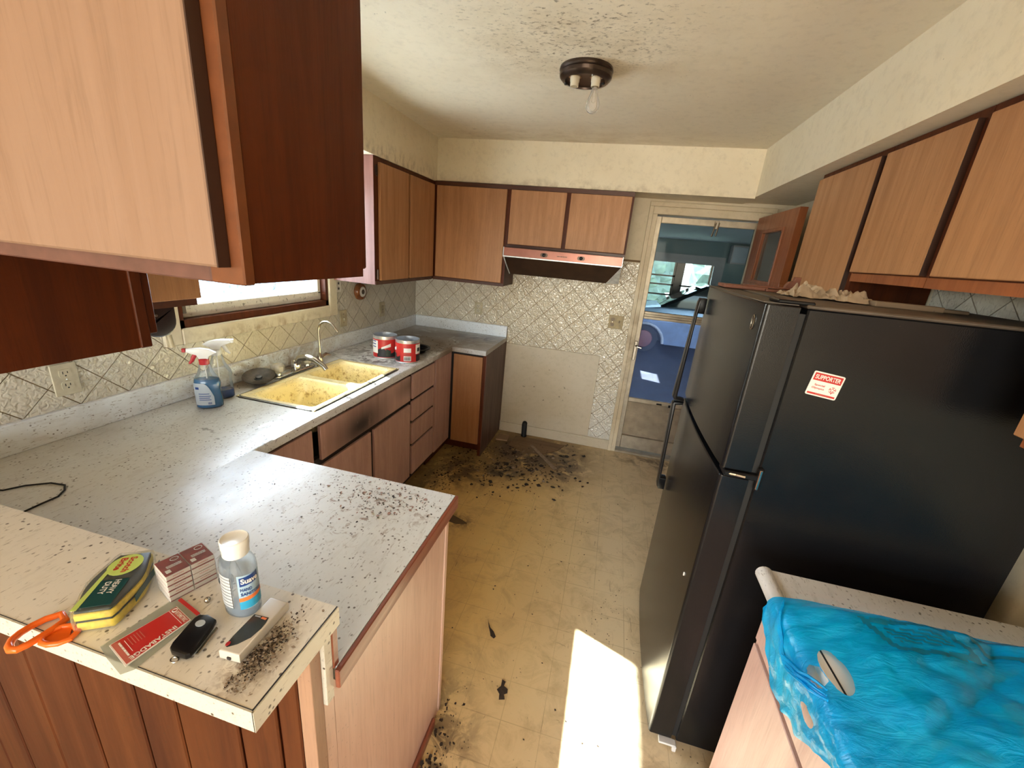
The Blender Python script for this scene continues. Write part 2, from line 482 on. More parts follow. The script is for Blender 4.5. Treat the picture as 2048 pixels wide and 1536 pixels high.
M_FILM = clear_film('clear_shrink_wrap', alpha=0.03, rough=0.05, crinkle=1.0, base=(0.9, 0.9, 0.9, 1), scale=70)
M_SLEEVE = clear_film('clear_sleeve', (0.93, 0.95, 0.92, 1), 0.13, 0.15, 0.1, (0.6, 0.62, 0.58, 1))
M_PET = clear_film('clear_bottle_plastic', (0.96, 0.975, 0.985, 1), 0.07, 0.12, 0.15, (0.42, 0.46, 0.50, 1), 30)
M_GLASSBULB = clear_film('bulb_glass', (0.96, 0.96, 0.96, 1), 0.30, 0.06, 0, (0.72, 0.68, 0.62, 1))
M_PANE = clear_film('door_pane', (0.55, 0.63, 0.66, 1), 0.03, 0.03, 0, (0.02, 0.03, 0.03, 1))
M_GPANE = clear_film('garage_pane', (0.9, 0.97, 1.0, 1), 0.03, 0.05)


def hazy_pane():
    n = NT('hazy_lower_pane')
    n.fin((0.17, 0.25, 0.48, 1), 0.10, spec=0.6)
    d = n.step(n.noise(9, 6, 0.7), 0.35, 0.75, 0.14, 0.34)
    return n.clear((0.72, 0.80, 0.95, 1), d)


M_HAZE = hazy_pane()


def window_pane():
    """old textured pane: mostly see-through, frosted in a fine pattern that catches the daylight behind it"""
    n = NT('frosted_kitchen_pane')
    w = n.noise(30, 4, 0.6, dist=1.5)
    n.fin((0.55, 0.68, 0.82, 1), 0.15, spec=0.6)
    n.bump(w, 0.5, 0.01)
    tr = n.node('ShaderNodeBsdfTranslucent')
    tr.inputs[0].default_value = (0.16, 0.24, 0.32, 1)
    mx = n.node('ShaderNodeMixShader')
    mx.inputs[0].default_value = 0.12
    n.t.links.new(tr.outputs[0], mx.inputs[1])
    n.t.links.new(n.b.outputs[0], mx.inputs[2])
    t = n.node('ShaderNodeBsdfTransparent')
    t.inputs[0].default_value = (0.84, 0.92, 1.0, 1)
    m2 = n.node('ShaderNodeMixShader')
    n.set(m2.inputs[0], n.step(w, 0.40, 0.58, 0.02, 0.30))
    n.t.links.new(t.outputs[0], m2.inputs[1])
    n.t.links.new(mx.outputs[0], m2.inputs[2])
    n.t.links.new(m2.outputs[0], n.out.inputs['Surface'])
    return n.m


M_KPANE = window_pane()


def liquid(name, col, trans=0.35):
    n = NT(name)
    n.fin(col, 0.12, spec=0.6)
    return n.clear(tuple(min(1, v * 1.9 + 0.02) for v in col[:3]) + (1,), 1 - trans)


M_BLUE = liquid('blue_cleaner', (0.003, 0.125, 0.30, 1), 0.12)
M_BLUE2 = liquid('deep_blue_cleaner', (0.004, 0.05, 0.24, 1), 0.12)


def bag_mat():
    n = NT('teal_plastic_bag')
    c = n.mix(n.step(n.noise(7, 5, 0.6), 0.35, 0.68), (0.000, 0.40, 0.86, 1), (0.000, 0.56, 0.96, 1))
    n.bump(n.noise(1, 5, 0.6, n.mapv((14, 40, 30), rot=(0, 0, 0.5)), 1.2), 0.45, 0.012)
    n.fin(c, 0.24, spec=0.55)
    tr = n.node('ShaderNodeBsdfTranslucent')
    n.set(tr.inputs[0], c)
    m1 = n.node('ShaderNodeMixShader')
    m1.inputs[0].default_value = 0.25
    n.t.links.new(n.b.outputs[0], m1.inputs[1])
    n.t.links.new(tr.outputs[0], m1.inputs[2])
    tp = n.node('ShaderNodeBsdfTransparent')
    tp.inputs[0].default_value = (0.25, 0.80, 0.92, 1)
    m2 = n.node('ShaderNodeMixShader')
    m2.inputs[0].default_value = 0.16
    n.t.links.new(m1.outputs[0], m2.inputs[1])
    n.t.links.new(tp.outputs[0], m2.inputs[2])
    n.t.links.new(m2.outputs[0], n.out.inputs['Surface'])
    return n.m


M_BAG = bag_mat()
M_BAGPRINT = plain('bag_print', (0.003, 0.20, 0.33, 1), 0.4)
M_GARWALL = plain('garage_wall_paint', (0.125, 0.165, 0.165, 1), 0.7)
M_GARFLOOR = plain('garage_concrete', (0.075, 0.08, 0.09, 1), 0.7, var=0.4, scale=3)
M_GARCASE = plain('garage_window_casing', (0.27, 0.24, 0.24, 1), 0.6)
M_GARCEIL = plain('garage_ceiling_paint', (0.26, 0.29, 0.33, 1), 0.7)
M_CARBODY = plain('pale_blue_car_paint', (0.30, 0.40, 0.55, 1), 0.25, 0.2)
M_CARGLASS = plain('dark_car_glass', (0.012, 0.018, 0.02, 1), 0.06)
M_TYRE = plain('tyre_rubber', (0.02, 0.02, 0.022, 1), 0.8)
M_HUB = plain('rusty_hub', (0.20, 0.06, 0.05, 1), 0.5, 0.2)
M_LIVFLOOR = plain('living_room_carpet', (0.40, 0.33, 0.24, 1), 0.9)
M_DRIVE = plain('concrete_driveway', (0.50, 0.485, 0.465, 1), 0.8, var=0.25, scale=4)
M_SIDING = plain('blue_siding', (0.045, 0.10, 0.20, 1), 0.7)
M_EAVE = plain('eave_boards', (0.45, 0.40, 0.33, 1), 0.7)


# ------------------------------------------------------------------ mesh helpers
OFF = {}


def B():
    return bmesh.new()


def bx(bm, x0, x1, y0, y1, z0, z1, bev=0.0, seg=1):
    x0, x1 = sorted((x0, x1)); y0, y1 = sorted((y0, y1)); z0, z1 = sorted((z0, z1))
    v = [bm.verts.new(p) for p in ((x0, y0, z0), (x1, y0, z0), (x1, y1, z0), (x0, y1, z0), (x0, y0, z1), (x1, y0, z1), (x1, y1, z1), (x0, y1, z1))]
    fs = [bm.faces.new([v[i] for i in f]) for f in ((3, 2, 1, 0), (4, 5, 6, 7), (0, 1, 5, 4), (1, 2, 6, 5), (2, 3, 7, 6), (3, 0, 4, 7))]
    if bev:
        es = list({e for f in fs for e in f.edges})
        bmesh.ops.bevel(bm, geom=es, offset=bev, segments=seg, affect='EDGES', profile=0.5)
    return bm


def prism(bm, pts, axis, a, b, bev=0.0, seg=1):
    """polygon pts swept along an axis from a to b"""
    def P(p, w):
        return {'x': (w, p[0], p[1]), 'y': (p[0], w, p[1]), 'z': (p[0], p[1], w)}[axis]
    lo = [bm.verts.new(P(p, a)) for p in pts]
    hi = [bm.verts.new(P(p, b)) for p in pts]
    n = len(pts)
    f = [bm.faces.new(lo), bm.faces.new(hi)]
    for i in range(n):
        f.append(bm.faces.new((lo[i], lo[(i + 1) % n], hi[(i + 1) % n], hi[i])))
    bmesh.ops.recalc_face_normals(bm, faces=f)
    if bev:
        es = list({e for ff in f[:2] for e in ff.edges})
        bmesh.ops.bevel(bm, geom=es, offset=bev, segments=seg, affect='EDGES', profile=0.5)
    return bm


def frame_for(d):
    d = d.normalized()
    a = Vector((0, 0, 1)) if abs(d.z) < 0.9 else Vector((1, 0, 0))
    u = d.cross(a).normalized()
    return u, d.cross(u).normalized()


def tube(bm, pts, r, n=10, cap=True, closed=False):
    pts = [Vector(p) for p in pts]
    rad = r if isinstance(r, (list, tuple)) else [r] * len(pts)
    rings = []
    u = None
    for i, p in enumerate(pts):
        if closed:
            d = pts[(i + 1) % len(pts)] - pts[i - 1]
        else:
            d = pts[min(i + 1, len(pts) - 1)] - pts[max(i - 1, 0)]
        if u is None:
            u, w = frame_for(d)
        else:
            d = d.normalized()
            u = (u - d * u.dot(d)).normalized()
            w = d.cross(u)
        rings.append([bm.verts.new(p + (u * math.cos(2 * math.pi * k / n) + w * math.sin(2 * math.pi * k / n)) * rad[i]) for k in range(n)])
    m = len(rings)
    for i in range(m if closed else m - 1):
        for k in range(n):
            bm.faces.new((rings[i][k], rings[i][(k + 1) % n], rings[(i + 1) % m][(k + 1) % n], rings[(i + 1) % m][k]))
    if cap and not closed:
        bm.faces.new(rings[0]); bm.faces.new(rings[-1])
    bmesh.ops.recalc_face_normals(bm, faces=bm.faces)
    return bm


def lathe(bm, prof, c=(0, 0, 0), n=28, mat=None, sx=1.0, sy=1.0, cap0=True, cap1=True):
    """profile of (radius, z) turned round a vertical axis at c; mat tilts it"""
    c = Vector(c)
    M3 = mat or Matrix.Identity(3)
    rings = []
    for r, z in prof:
        rings.append([bm.verts.new(c + M3 @ Vector((r * sx * math.cos(2 * math.pi * k / n), r * sy * math.sin(2 * math.pi * k / n), z))) for k in range(n)])
    fs = []
    for i in range(len(rings) - 1):
        for k in range(n):
            fs.append(bm.faces.new((rings[i][k], rings[i][(k + 1) % n], rings[i + 1][(k + 1) % n], rings[i + 1][k])))
    if cap0: fs.append(bm.faces.new(rings[0]))
    if cap1: fs.append(bm.faces.new(rings[-1]))
    bmesh.ops.recalc_face_normals(bm, faces=fs)
    return bm


def rot_to(d):
    """rotation taking +z to d"""
    return Vector((0, 0, 1)).rotation_difference(Vector(d).normalized()).to_matrix()


def put(name, bm, mat, parent=None, smooth=False, ang=40):
    me = bpy.data.meshes.new(name)
    off = OFF.get(parent.name, Vector()) if parent else Vector()
    if not parent and len(bm.verts):
        xs = [v.co for v in bm.verts]
        off = Vector(((min(v.x for v in xs) + max(v.x for v in xs)) / 2, (min(v.y for v in xs) + max(v.y for v in xs)) / 2, min(v.z for v in xs)))
    if off.length:
        bmesh.ops.translate(bm, verts=bm.verts, vec=-off)
    bm.to_mesh(me)
    bm.free()
    if smooth:
        for p in me.polygons:
            p.use_smooth = True
        me.set_sharp_from_angle(angle=math.radians(ang))
    me.materials.append(mat)
    o = bpy.data.objects.new(name, me)
    COL.objects.link(o)
    if parent:
        o.parent = parent
    else:
        o.location = off
    OFF[o.name] = off
    return o


def tag(o, label, cat, group=None):
    o['label'] = label
    o['category'] = cat
    if group:
        o['group'] = group
    return o


def thing(name, label, cat, loc, group=None):
    o = bpy.data.objects.new(name, None)
    o.empty_display_size = 0.05
    COL.objects.link(o)
    o.location = loc
    OFF[o.name] = Vector(loc)
    return tag(o, label, cat, group)


def struct(name, bm, mat, parent=None, smooth=False):
    o = put(name, bm, mat, parent, smooth)
    if not parent:
        o['kind'] = 'structure'
    return o


def stuff(o):
    o['kind'] = 'stuff'
    return o


def box(name, mat, parent, *a, bev=0.0, seg=1, smooth=False):
    return put(name, bx(B(), *a, bev=bev, seg=seg), mat, parent, smooth)


def text_bm(s, width=None, height=None, thick=0.0, bold=0.0):
    cu = bpy.data.curves.new('lettering', 'FONT')
    cu.body = s
    cu.size = 1.0
    cu.resolution_u = 3
    cu.offset = bold
    cu.align_x = 'LEFT'
    ob = bpy.data.objects.new('lettering', cu)
    COL.objects.link(ob)
    dg = bpy.context.evaluated_depsgraph_get()
    me = bpy.data.meshes.new_from_object(ob.evaluated_get(dg))
    bpy.data.objects.remove(ob)
    bm = B()
    bm.from_mesh(me)
    bpy.data.meshes.remove(me)
    bpy.data.curves.remove(cu)
    if len(bm.verts):
        x0 = min(v.co.x for v in bm.verts); x1 = max(v.co.x for v in bm.verts)
        y0 = min(v.co.y for v in bm.verts); y1 = max(v.co.y for v in bm.verts)
        sx = (width / (x1 - x0)) if width else None
        sy = (height / (y1 - y0)) if height else None
        sx = sx or sy; sy = sy or sx
        for v in bm.verts:
            v.co.x = (v.co.x - (x0 + x1) / 2) * sx
            v.co.y = (v.co.y - (y0 + y1) / 2) * sy
    return bm


def dashes(width, height, rows=1):
    """rows of short dashes standing for print too small to read"""
    bm = B()
    rnd = random.Random(int(width * 1e5) + rows)
    for r in range(rows):
        x, y = -width / 2, height / 2 - (r + 0.5) * height / rows
        while x < width / 2:
            w = min(rnd.uniform(0.07, 0.22) * width, width / 2 - x)
            h = 0.5 * height / rows if rows > 1 else height
            prism(bm, [(x, y - h / 2), (x + w * 0.85, y - h / 2), (x + w * 0.85, y + h / 2), (x, y + h / 2)], 'z', 0, 0.0002)
            x += w
    return bm


def place(bm, o, ux, uy, lift=0.0):
    """lay a flat (x, y) mesh at o with in-plane axes ux, uy"""
    o, ux = Vector(o), Vector(ux).normalized()
    nz = ux.cross(Vector(uy)).normalized()
    uy = nz.cross(ux)
    for v in bm.verts:
        v.co = o + ux * v.co.x + uy * v.co.y + nz * (v.co.z + lift)
    return bm


def flat(pts, thick=0.0004):
    bm = B()
    prism(bm, pts, 'z', 0, thick)
    return bm


def rect(w, h, cx=0, cy=0, r=0.0, k=4):
    if not r:
        return [(cx - w / 2, cy - h / 2), (cx + w / 2, cy - h / 2), (cx + w / 2, cy + h / 2), (cx - w / 2, cy + h / 2)]
    out = []
    for sx, sy, a0 in ((1, -1, -90), (1, 1, 0), (-1, 1, 90), (-1, -1, 180)):
        for i in range(k + 1):
            a = math.radians(a0 + 90 * i / k)
            out.append((cx + sx * (w / 2 - r) + r * math.cos(a), cy + sy * (h / 2 - r) + r * math.sin(a)))
    return out


def ell(rx, ry, cx=0, cy=0, n=24):
    return [(cx + rx * math.cos(2 * math.pi * i / n), cy + ry * math.sin(2 * math.pi * i / n)) for i in range(n)]


def clip(poly, u0, u1, v0, v1):
    for k, lim, sg in ((0, u0, 1), (0, u1, -1), (1, v0, 1), (1, v1, -1)):
        out = []
        for i in range(len(poly)):
            a, b = poly[i], poly[(i + 1) % len(poly)]
            ia, ib = (a[k] - lim) * sg >= 0, (b[k] - lim) * sg >= 0
            if ia: out.append(a)
            if ia != ib:
                t = (lim - a[k]) / (b[k] - a[k])
                out.append((a[0] + t * (b[0] - a[0]), a[1] + t * (b[1] - a[1])))
        poly = out
        if len(poly) < 3: return []
    return poly


def area(p):
    return abs(sum(p[i][0] * p[(i + 1) % len(p)][1] - p[(i + 1) % len(p)][0] * p[i][1] for i in range(len(p)))) / 2


def tiles(parent, axis, plane, sign, rects, u0, v0, h, mat):
    """diamond tiles, each one an object, clipped to rectangles (u0, u1, v0, v1)"""
    for (a, b, c, d) in rects:
        i0, i1 = int((a - u0) / h) - 2, int((b - u0) / h) + 2
        j0, j1 = int((c - v0) / h) - 2, int((d - v0) / h) + 2
        for i in range(i0, i1 + 1):
            for j in range(j0, j1 + 1):
                if (i + j) % 2 == 0: continue      # tile centres sit between the groove crossings
                cu, cv, g = u0 + i * h, v0 + j * h, h - 0.0024
                p = clip([(cu - g, cv), (cu, cv - g), (cu + g, cv), (cu, cv + g)], a, b, c, d)
                if not p or area(p) < 4e-5: continue
                dep = 0.003 + 0.0008 * random.random()
                put('tile', prism(B(), p, axis, plane, plane + sign * dep), mat, parent)


# ------------------------------------------------------------------ room shell
W_R = 2.95          # right wall
CEIL = 2.43
fl = struct('floor', bx(B(), -0.1, W_R + 0.1, -7.1, 0.10, -0.12, 0.0), M_FLOOR)
struct('ceiling', bx(B(), -0.15, W_R + 0.15, -7.15, 0.15, CEIL, CEIL + 0.1), M_CEIL)
# left wall with the kitchen window opening
bm = B()
WY0, WY1, WZ0, WZ1 = -2.215, -1.235, 1.225, 2.04
bx(bm, -0.13, 0, -7.1, WY0, -0.1, CEIL)
bx(bm, -0.13, 0, WY1, 0.13, -0.1, CEIL)
bx(bm, -0.13, 0, WY0, WY1, -0.1, WZ0)
bx(bm, -0.13, 0, WY0, WY1, WZ1, CEIL)
wall_left = struct('wall_left', bm, M_WALL)
# back wall with the doorway
bm = B()
DX0, DX1, DZ1 = 2.02, 2.775, 2.03
bx(bm, 0, DX0, 0, 0.13, -0.1, CEIL)
bx(bm, DX1, W_R + 0.1, 0, 0.13, -0.1, CEIL)
bx(bm, DX0, DX1, 0, 0.13, DZ1, CEIL)
bx(bm, DX0, DX1, 0.0, 0.13, -0.1, 0.0)
wall_back = struct('wall_back', bm, M_WALL)
wall_right = struct('wall_right', bx(B(), W_R, W_R + 0.13, -7.1, 0.13, -0.1, CEIL), M_WALL)
bm = B()
bx(bm, -0.13, 0.0, -7.15, -7.0, -0.1, CEIL); bx(bm, 0.0, W_R + 0.1, -7.15, -7.0, -0.1, 0.4)
bx(bm, 0.0, W_R + 0.1, -7.15, -7.0, 2.25, CEIL); bx(bm, 2.8, W_R + 0.1, -7.15, -7.0, 0.4, 2.25)
struct('wall_front', bm, M_WALL)

# soffits
struct('wall_soffit_left', bx(B(), 0, 0.318, -3.2, 0, 2.128, CEIL), M_SOFFIT)
struct('wall_soffit_back', bx(B(), 0.318, 2.60, -0.292, 0, 2.136, CEIL), M_SOFFIT)
struct('wall_soffit_right', bx(B(), 2.60, W_R, -7.0, 0, 2.146, CEIL), M_SOFFIT)

struct('wall_soffit_peninsula', bx(B(), 0.318, 1.312, -3.118, -2.86, 2.128, CEIL), M_SOFFIT)

# diamond tile boards
for (a_, b_, z_) in ((-3.09, -2.292, 1.384), (-2.292, -1.160, 1.157), (-1.160, -0.0012, 1.384)):
    put('tile_board', bx(B(), 0.0, 0.0012, a_, b_, 1.0, z_), M_GROUTL, wall_left)
tiles(wall_left, 'x', 0.0012, 1, [(-3.09, -2.292, 1.0, 1.384), (-2.292, -1.162, 1.0, 1.157), (-1.158, -0.005, 1.0, 1.384)], -2.447, 1.172, 0.0777, M_TILE)
put('tile_board', bx(B(), 0.0, 1.953, -0.0012, 0, 0.1, 1.66), M_GROUT, wall_back)
tiles(wall_back, 'y', -0.0012, -1, [(0.005, 0.915, 1.0, 1.384), (0.915, 1.758, 0.866, 1.66), (1.758, 1.953, 0.10, 1.66)], 1.150, 1.248, 0.0768, M_TILE)
put('tile_board', bx(B(), W_R - 0.0012, W_R, -2.515, -1.668, 1.45, 1.670), M_GROUTL, wall_right)
tiles(wall_right, 'x', W_R - 0.0012, -1, [(-2.515, -1.668, 1.45, 1.670)], -2.0, 1.66, 0.0768, M_TILE)

# wall seam right of the hood and the smooth board above it
put('upper_wall_board', bx(B(), 1.83, 1.953, -0.004, 0, 1.69, 2.136), M_WALL, wall_back)
put('seam', bx(B(), 1.815, 1.953, -0.0045, 0, 1.664, 1.680), M_GROUT, wall_back)

# white patch board behind the missing stove
pb = struct('trim_1', bx(B(), 0.915, 1.757, -0.006, 0, 0.098, 0.864, bev=0.0015), M_WHITEBOARD)
struct('baseboard_back', bx(B(), 0.915, 1.955, -0.012, 0, 0.0, 0.094, bev=0.003), M_WHITEBOARD)
# dark pipe hole
t = thing('gas_pipe', 'short black pipe stub poking out low on the white wall board', 'pipe', (1.166, -0.03, 0.0))
put('pipe', tube(B(), [(1.160, -0.002, 0.115), (1.162, -0.03, 0.112), (1.166, -0.045, 0.085), (1.168, -0.045, 0.0)], 0.024, 14), M_RUBBER, t, True)
put('collar', lathe(B(), [(0.028, 0), (0.028, 0.012), (0.025, 0.016)], (1.168, -0.045, 0.0)), M_BLACKPL, t, True)

# door casing (left, right, head)
bm = B()
for a, b2, d in ((1.954, 1.985, 0.018), (1.985, 2.020, 0.013)):
    bx(bm, a, b2, -d, 0, 0, 2.085 if b2 < 2.0 else 2.03, bev=0.002)
struct('trim_2', bm, M_CASING)
bm = B()
bx(bm, 2.775, 2.81, -0.013, 0, 0, 2.03, bev=0.002)
bx(bm, 2.81, 2.84, -0.018, 0, 0, 2.085, bev=0.002)
struct('trim_3', bm, M_CASING)
bm = B()
bx(bm, 1.954, 2.84, -0.018, 0, 2.085, 2.118, bev=0.003)
bx(bm, 1.985, 2.81, -0.013, 0, 2.03, 2.085, bev=0.003)
struct('trim_4', bm, M_CASING)
struct('trim_5', bx(B(), 2.02, 2.775, -0.02, 0.13, 0.0, 0.018, bev=0.004), M_ALU)      # threshold

# ------------------------------------------------------------------ kitchen window
bm = B()
bx(bm, 0, 0.018, WY0 - 0.075, WY0, 1.16, 2.11, bev=0.004)
bx(bm, 0, 0.018, WY1, WY1 + 0.075, 1.16, 2.11, bev=0.004)
bx(bm, 0, 0.020, WY0, WY1, 1.158, 1.228, bev=0.005)
bx(bm, 0, 0.018, WY0, WY1, WZ1, 2.11, bev=0.004)
struct('trim_6', bm, M_WCASING)
w1 = struct('window_1', bx(B(), -0.13, 0.004, WY0, WY1, 1.215, 1.226), M_WCASING)
bm = B()
bx(bm, -0.10, 0.006, WY0, WY0 + 0.025, 1.226, WZ1); bx(bm, -0.10, 0.006, WY1 - 0.025, WY1, 1.226, WZ1)
bx(bm, -0.10, 0.006, WY0, WY1, 1.226, 1.262)
put('jamb', bm, M_FRAME, w1)
bm = B()
bx(bm, -0.085, -0.03, WY0 + 0.025, WY1 - 0.025, 1.262, 1.318, bev=0.004)
bx(bm, -0.085, -0.03, WY0 + 0.025, WY0 + 0.055, 1.30, WZ1, bev=0.004)
bx(bm, -0.085, -0.03, WY1 - 0.055, WY1 - 0.025, 1.30, WZ1, bev=0.004)
bx(bm, -0.085, -0.03, WY0 + 0.025, WY1 - 0.025, 1.98, WZ1, bev=0.004)
put('sash', bm, M_WSASH, w1)
put('pane', bx(B(), -0.062, -0.058, WY0 + 0.05, WY1 - 0.05, 1.31, 1.99), M_KPANE, w1)
bm = B()
bx(bm, -0.03, -0.012, -2.155, -2.105, 1.318, 1.332, bev=0.002); bx(bm, -0.03, -0.015, -2.175, -2.155, 1.285, 1.335, bev=0.002)
put('latch', bm, M_STEEL, w1)
# oval sticker on the pane
t = thing('window_sticker', 'oval outlined sticker with a red dab on the kitchen window pane', 'sticker', (-0.057, -1.655, 1.31))
bm = B()
for rx, rz in ((0.058, 0.088), (0.050, 0.079)):
    tube(bm, [(-0.0565, -1.655 + rx * math.cos(a * math.pi / 20), 1.40 + rz * math.sin(a * math.pi / 20)) for a in range(40)], 0.0013, 5, closed=True)
put('oval_outline', bm, M_KPRINT, t)
bm = B()
for pts in ([(-0.028, 1.355), (-0.01, 1.37), (0.012, 1.352), (0.022, 1.375)], [(-0.03, 1.395), (-0.005, 1.385), (0.02, 1.40)], [(-0.018, 1.34), (0.006, 1.335), (0.024, 1.35)]):
    tube(bm, [(-0.0565, -1.655 + p[0], p[1]) for p in pts], 0.0015, 5)
put('drawn_lines', bm, M_KPRINT, t)
put('red_patch', prism(B(), [(y - 1.665, z) for y, z in ell(0.018, 0.016, 0, 1.415)], 'x', -0.0575, -0.0562), M_RED, t)

# outside: eave, driveway, far blue siding
struct('trim_7', bx(B(), -1.03, -0.13, -7.5, 1.0, 2.33, 2.45), M_EAVE)
struct('ground_outside', bx(B(), -14, -0.13, -9, 16, -0.55, -0.45), M_DRIVE)
hs = thing('garden_fence', 'low blue board fence far across the driveway outside the kitchen window', 'fence', (-9.6, 4, -0.45))
for k in range(46):
    put('board', bx(B(), -9.62, -9.60 + 0.006 * (k % 2), -4 + 0.4 * k, -3.62 + 0.4 * k, -0.40, 0.62), M_SIDING, hs)
put('rail', bx(B(), -9.70, -9.62, -4, 14.4, 0.30, 0.40), M_SIDING, hs)

# ------------------------------------------------------------------ storm door and what stands beyond it
sd = struct('door_1', bx(B(), 2.02, 2.06, 0.04, 0.075, 0.03, 2.02, bev=0.003), M_ALU)
bm = B()
bx(bm, 2.735, 2.775, 0.04, 0.075, 0.03, 2.02, bev=0.003)
bx(bm, 2.06, 2.735, 0.04, 0.075, 1.972, 2.02, bev=0.003)
put('door_frame', bm, M_ALU, sd)
bm = B()
bx(bm, 2.06, 2.735, 0.038, 0.072, 1.222, 1.245, bev=0.003); bx(bm, 2.06, 2.735, 0.043, 0.075, 1.245, 1.262, bev=0.002); bx(bm, 2.06, 2.735, 0.038, 0.072, 1.262, 1.285, bev=0.003)
put('middle_rail', bm, M_ALU, sd)
put('lower_rail', bx(B(), 2.06, 2.735, 0.038, 0.074, 0.485, 0.522, bev=0.004), M_ALU, sd)
put('kick_rail', bx(B(), 2.06, 2.735, 0.036, 0.074, 0.03, 0.155, bev=0.004), M_ALU, sd)
bm = B()
pr_ = [(0.062, 0.155)]
for k in range(22):
    z = 0.155 + k * 0.015
    pr_ += [(0.050, z + 0.004), (0.058, z + 0.015)]
pr_ += [(0.068, 0.485), (0.068, 0.155)]
prism(bm, pr_, 'x', 2.06, 2.735)
put('louvre_panel', bm, M_ALU, sd)
put('upper_pane', bx(B(), 2.058, 2.737, 0.056, 0.059, 1.284, 1.974), M_PANE, sd)
put('lower_pane', bx(B(), 2.058, 2.737, 0.056, 0.059, 0.52, 1.224), M_HAZE, sd)
bm = B()
bx(bm, 2.445, 2.475, 0.028, 0.042, 1.955, 2.012, bev=0.002)
tube(bm, [(2.455, 0.03, 2.0), (2.44, 0.022, 1.90)], 0.006, 8); tube(bm, [(2.478, 0.03, 2.0), (2.468, 0.022, 1.905)], 0.005, 8)
put('closer_bracket', bm, M_STEEL, sd)
bm = B()
bx(bm, 2.026, 2.050, 0.026, 0.042, 0.86, 1.03, bev=0.004)
tube(bm, [(2.038, 0.03, 0.99), (2.05, 0.0, 0.985), (2.085, -0.005, 0.98)], 0.007, 8)
put('latch', bm, M_STEEL, sd)
bm = B()
bx(bm, 2.40, 2.445, 0.020, 0.04, 0.485, 0.505, bev=0.003); bx(bm, 2.30, 2.345, 0.024, 0.04, 0.494, 0.505, bev=0.003)
put('slide_clip', bm, M_BLACKPL, sd)

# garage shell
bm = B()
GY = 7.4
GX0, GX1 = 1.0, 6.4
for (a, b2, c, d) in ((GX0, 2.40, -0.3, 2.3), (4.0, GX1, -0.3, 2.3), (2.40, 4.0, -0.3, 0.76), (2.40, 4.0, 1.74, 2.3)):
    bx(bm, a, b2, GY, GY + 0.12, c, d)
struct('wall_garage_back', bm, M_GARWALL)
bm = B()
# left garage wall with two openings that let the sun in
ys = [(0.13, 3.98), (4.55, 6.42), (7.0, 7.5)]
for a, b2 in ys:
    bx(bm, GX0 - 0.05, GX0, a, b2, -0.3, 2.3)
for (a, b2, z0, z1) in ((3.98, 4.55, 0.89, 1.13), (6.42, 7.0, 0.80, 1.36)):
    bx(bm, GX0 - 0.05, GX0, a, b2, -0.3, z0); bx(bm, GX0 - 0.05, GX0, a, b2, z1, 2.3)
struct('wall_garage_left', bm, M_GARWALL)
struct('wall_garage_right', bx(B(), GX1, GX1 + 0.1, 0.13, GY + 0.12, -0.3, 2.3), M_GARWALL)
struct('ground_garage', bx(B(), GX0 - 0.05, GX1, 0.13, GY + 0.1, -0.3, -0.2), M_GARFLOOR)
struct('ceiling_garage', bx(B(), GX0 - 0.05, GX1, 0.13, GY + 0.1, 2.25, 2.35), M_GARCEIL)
struct('ground_yard', bx(B(), -6, 14, GY + 0.2, 30, -0.5, -0.4), plain('bright_yard', (0.55, 0.58, 0.45, 1), 0.9, var=0.5, scale=2))
w2 = struct('window_2', bx(B(), 2.25, 2.42, GY - 0.03, GY, 0.62, 1.92), M_GARCASE)
bm = B()
bx(bm, 3.98, 4.2, GY - 0.03, GY, 0.62, 1.92); bx(bm, 2.42, 3.98, GY - 0.03, GY, 1.72, 1.92); bx(bm, 2.42, 3.98, GY - 0.03, GY, 0.62, 0.78)
put('window_frame', bm, M_GARCASE, w2)
bm = B()
bx(bm, 3.16, 3.30, GY - 0.02, GY + 0.05, 0.78, 1.72)
for x0, x1 in ((2.42, 3.16), (3.30, 3.98)):
    bx(bm, x0, x0 + 0.05, GY + 0.01, GY + 0.05, 0.78, 1.72); bx(bm, x1 - 0.05, x1, GY + 0.01, GY + 0.05, 0.78, 1.72)
for z in (1.40, 1.19, 0.95):
    bx(bm, 2.42, 3.16, GY + 0.01, GY + 0.05, z - 0.018, z + 0.018)
bx(bm, 3.30, 3.98, GY + 0.01, GY + 0.05, 1.17, 1.21)
put('mullion', bm, M_BRONZE, w2)
for x0, x1 in ((2.42, 3.16), (3.30, 3.98)):
    put('pane', bx(B(), x0 + 0.05, x1 - 0.05, GY + 0.025, GY + 0.03, 0.78, 1.72), M_GPANE, w2)
# hanging white panelled cupboard, upper right of the garage wall
t = thing('garage_cupboard', 'pale panelled cupboard high on the garage wall right of its window', 'cupboard', (4.6, GY - 0.2, 1.80))
put('body', bx(B(), 4.25, 5.1, GY - 0.25, GY, 1.80, 2.20, bev=0.005), M_GARCASE, t)
for k in range(2):
    put('door', bx(B(), 4.27 + 0.42 * k, 4.66 + 0.42 * k, GY - 0.275, GY - 0.25, 1.83, 2.17, bev=0.01), M_GARCEIL, t)
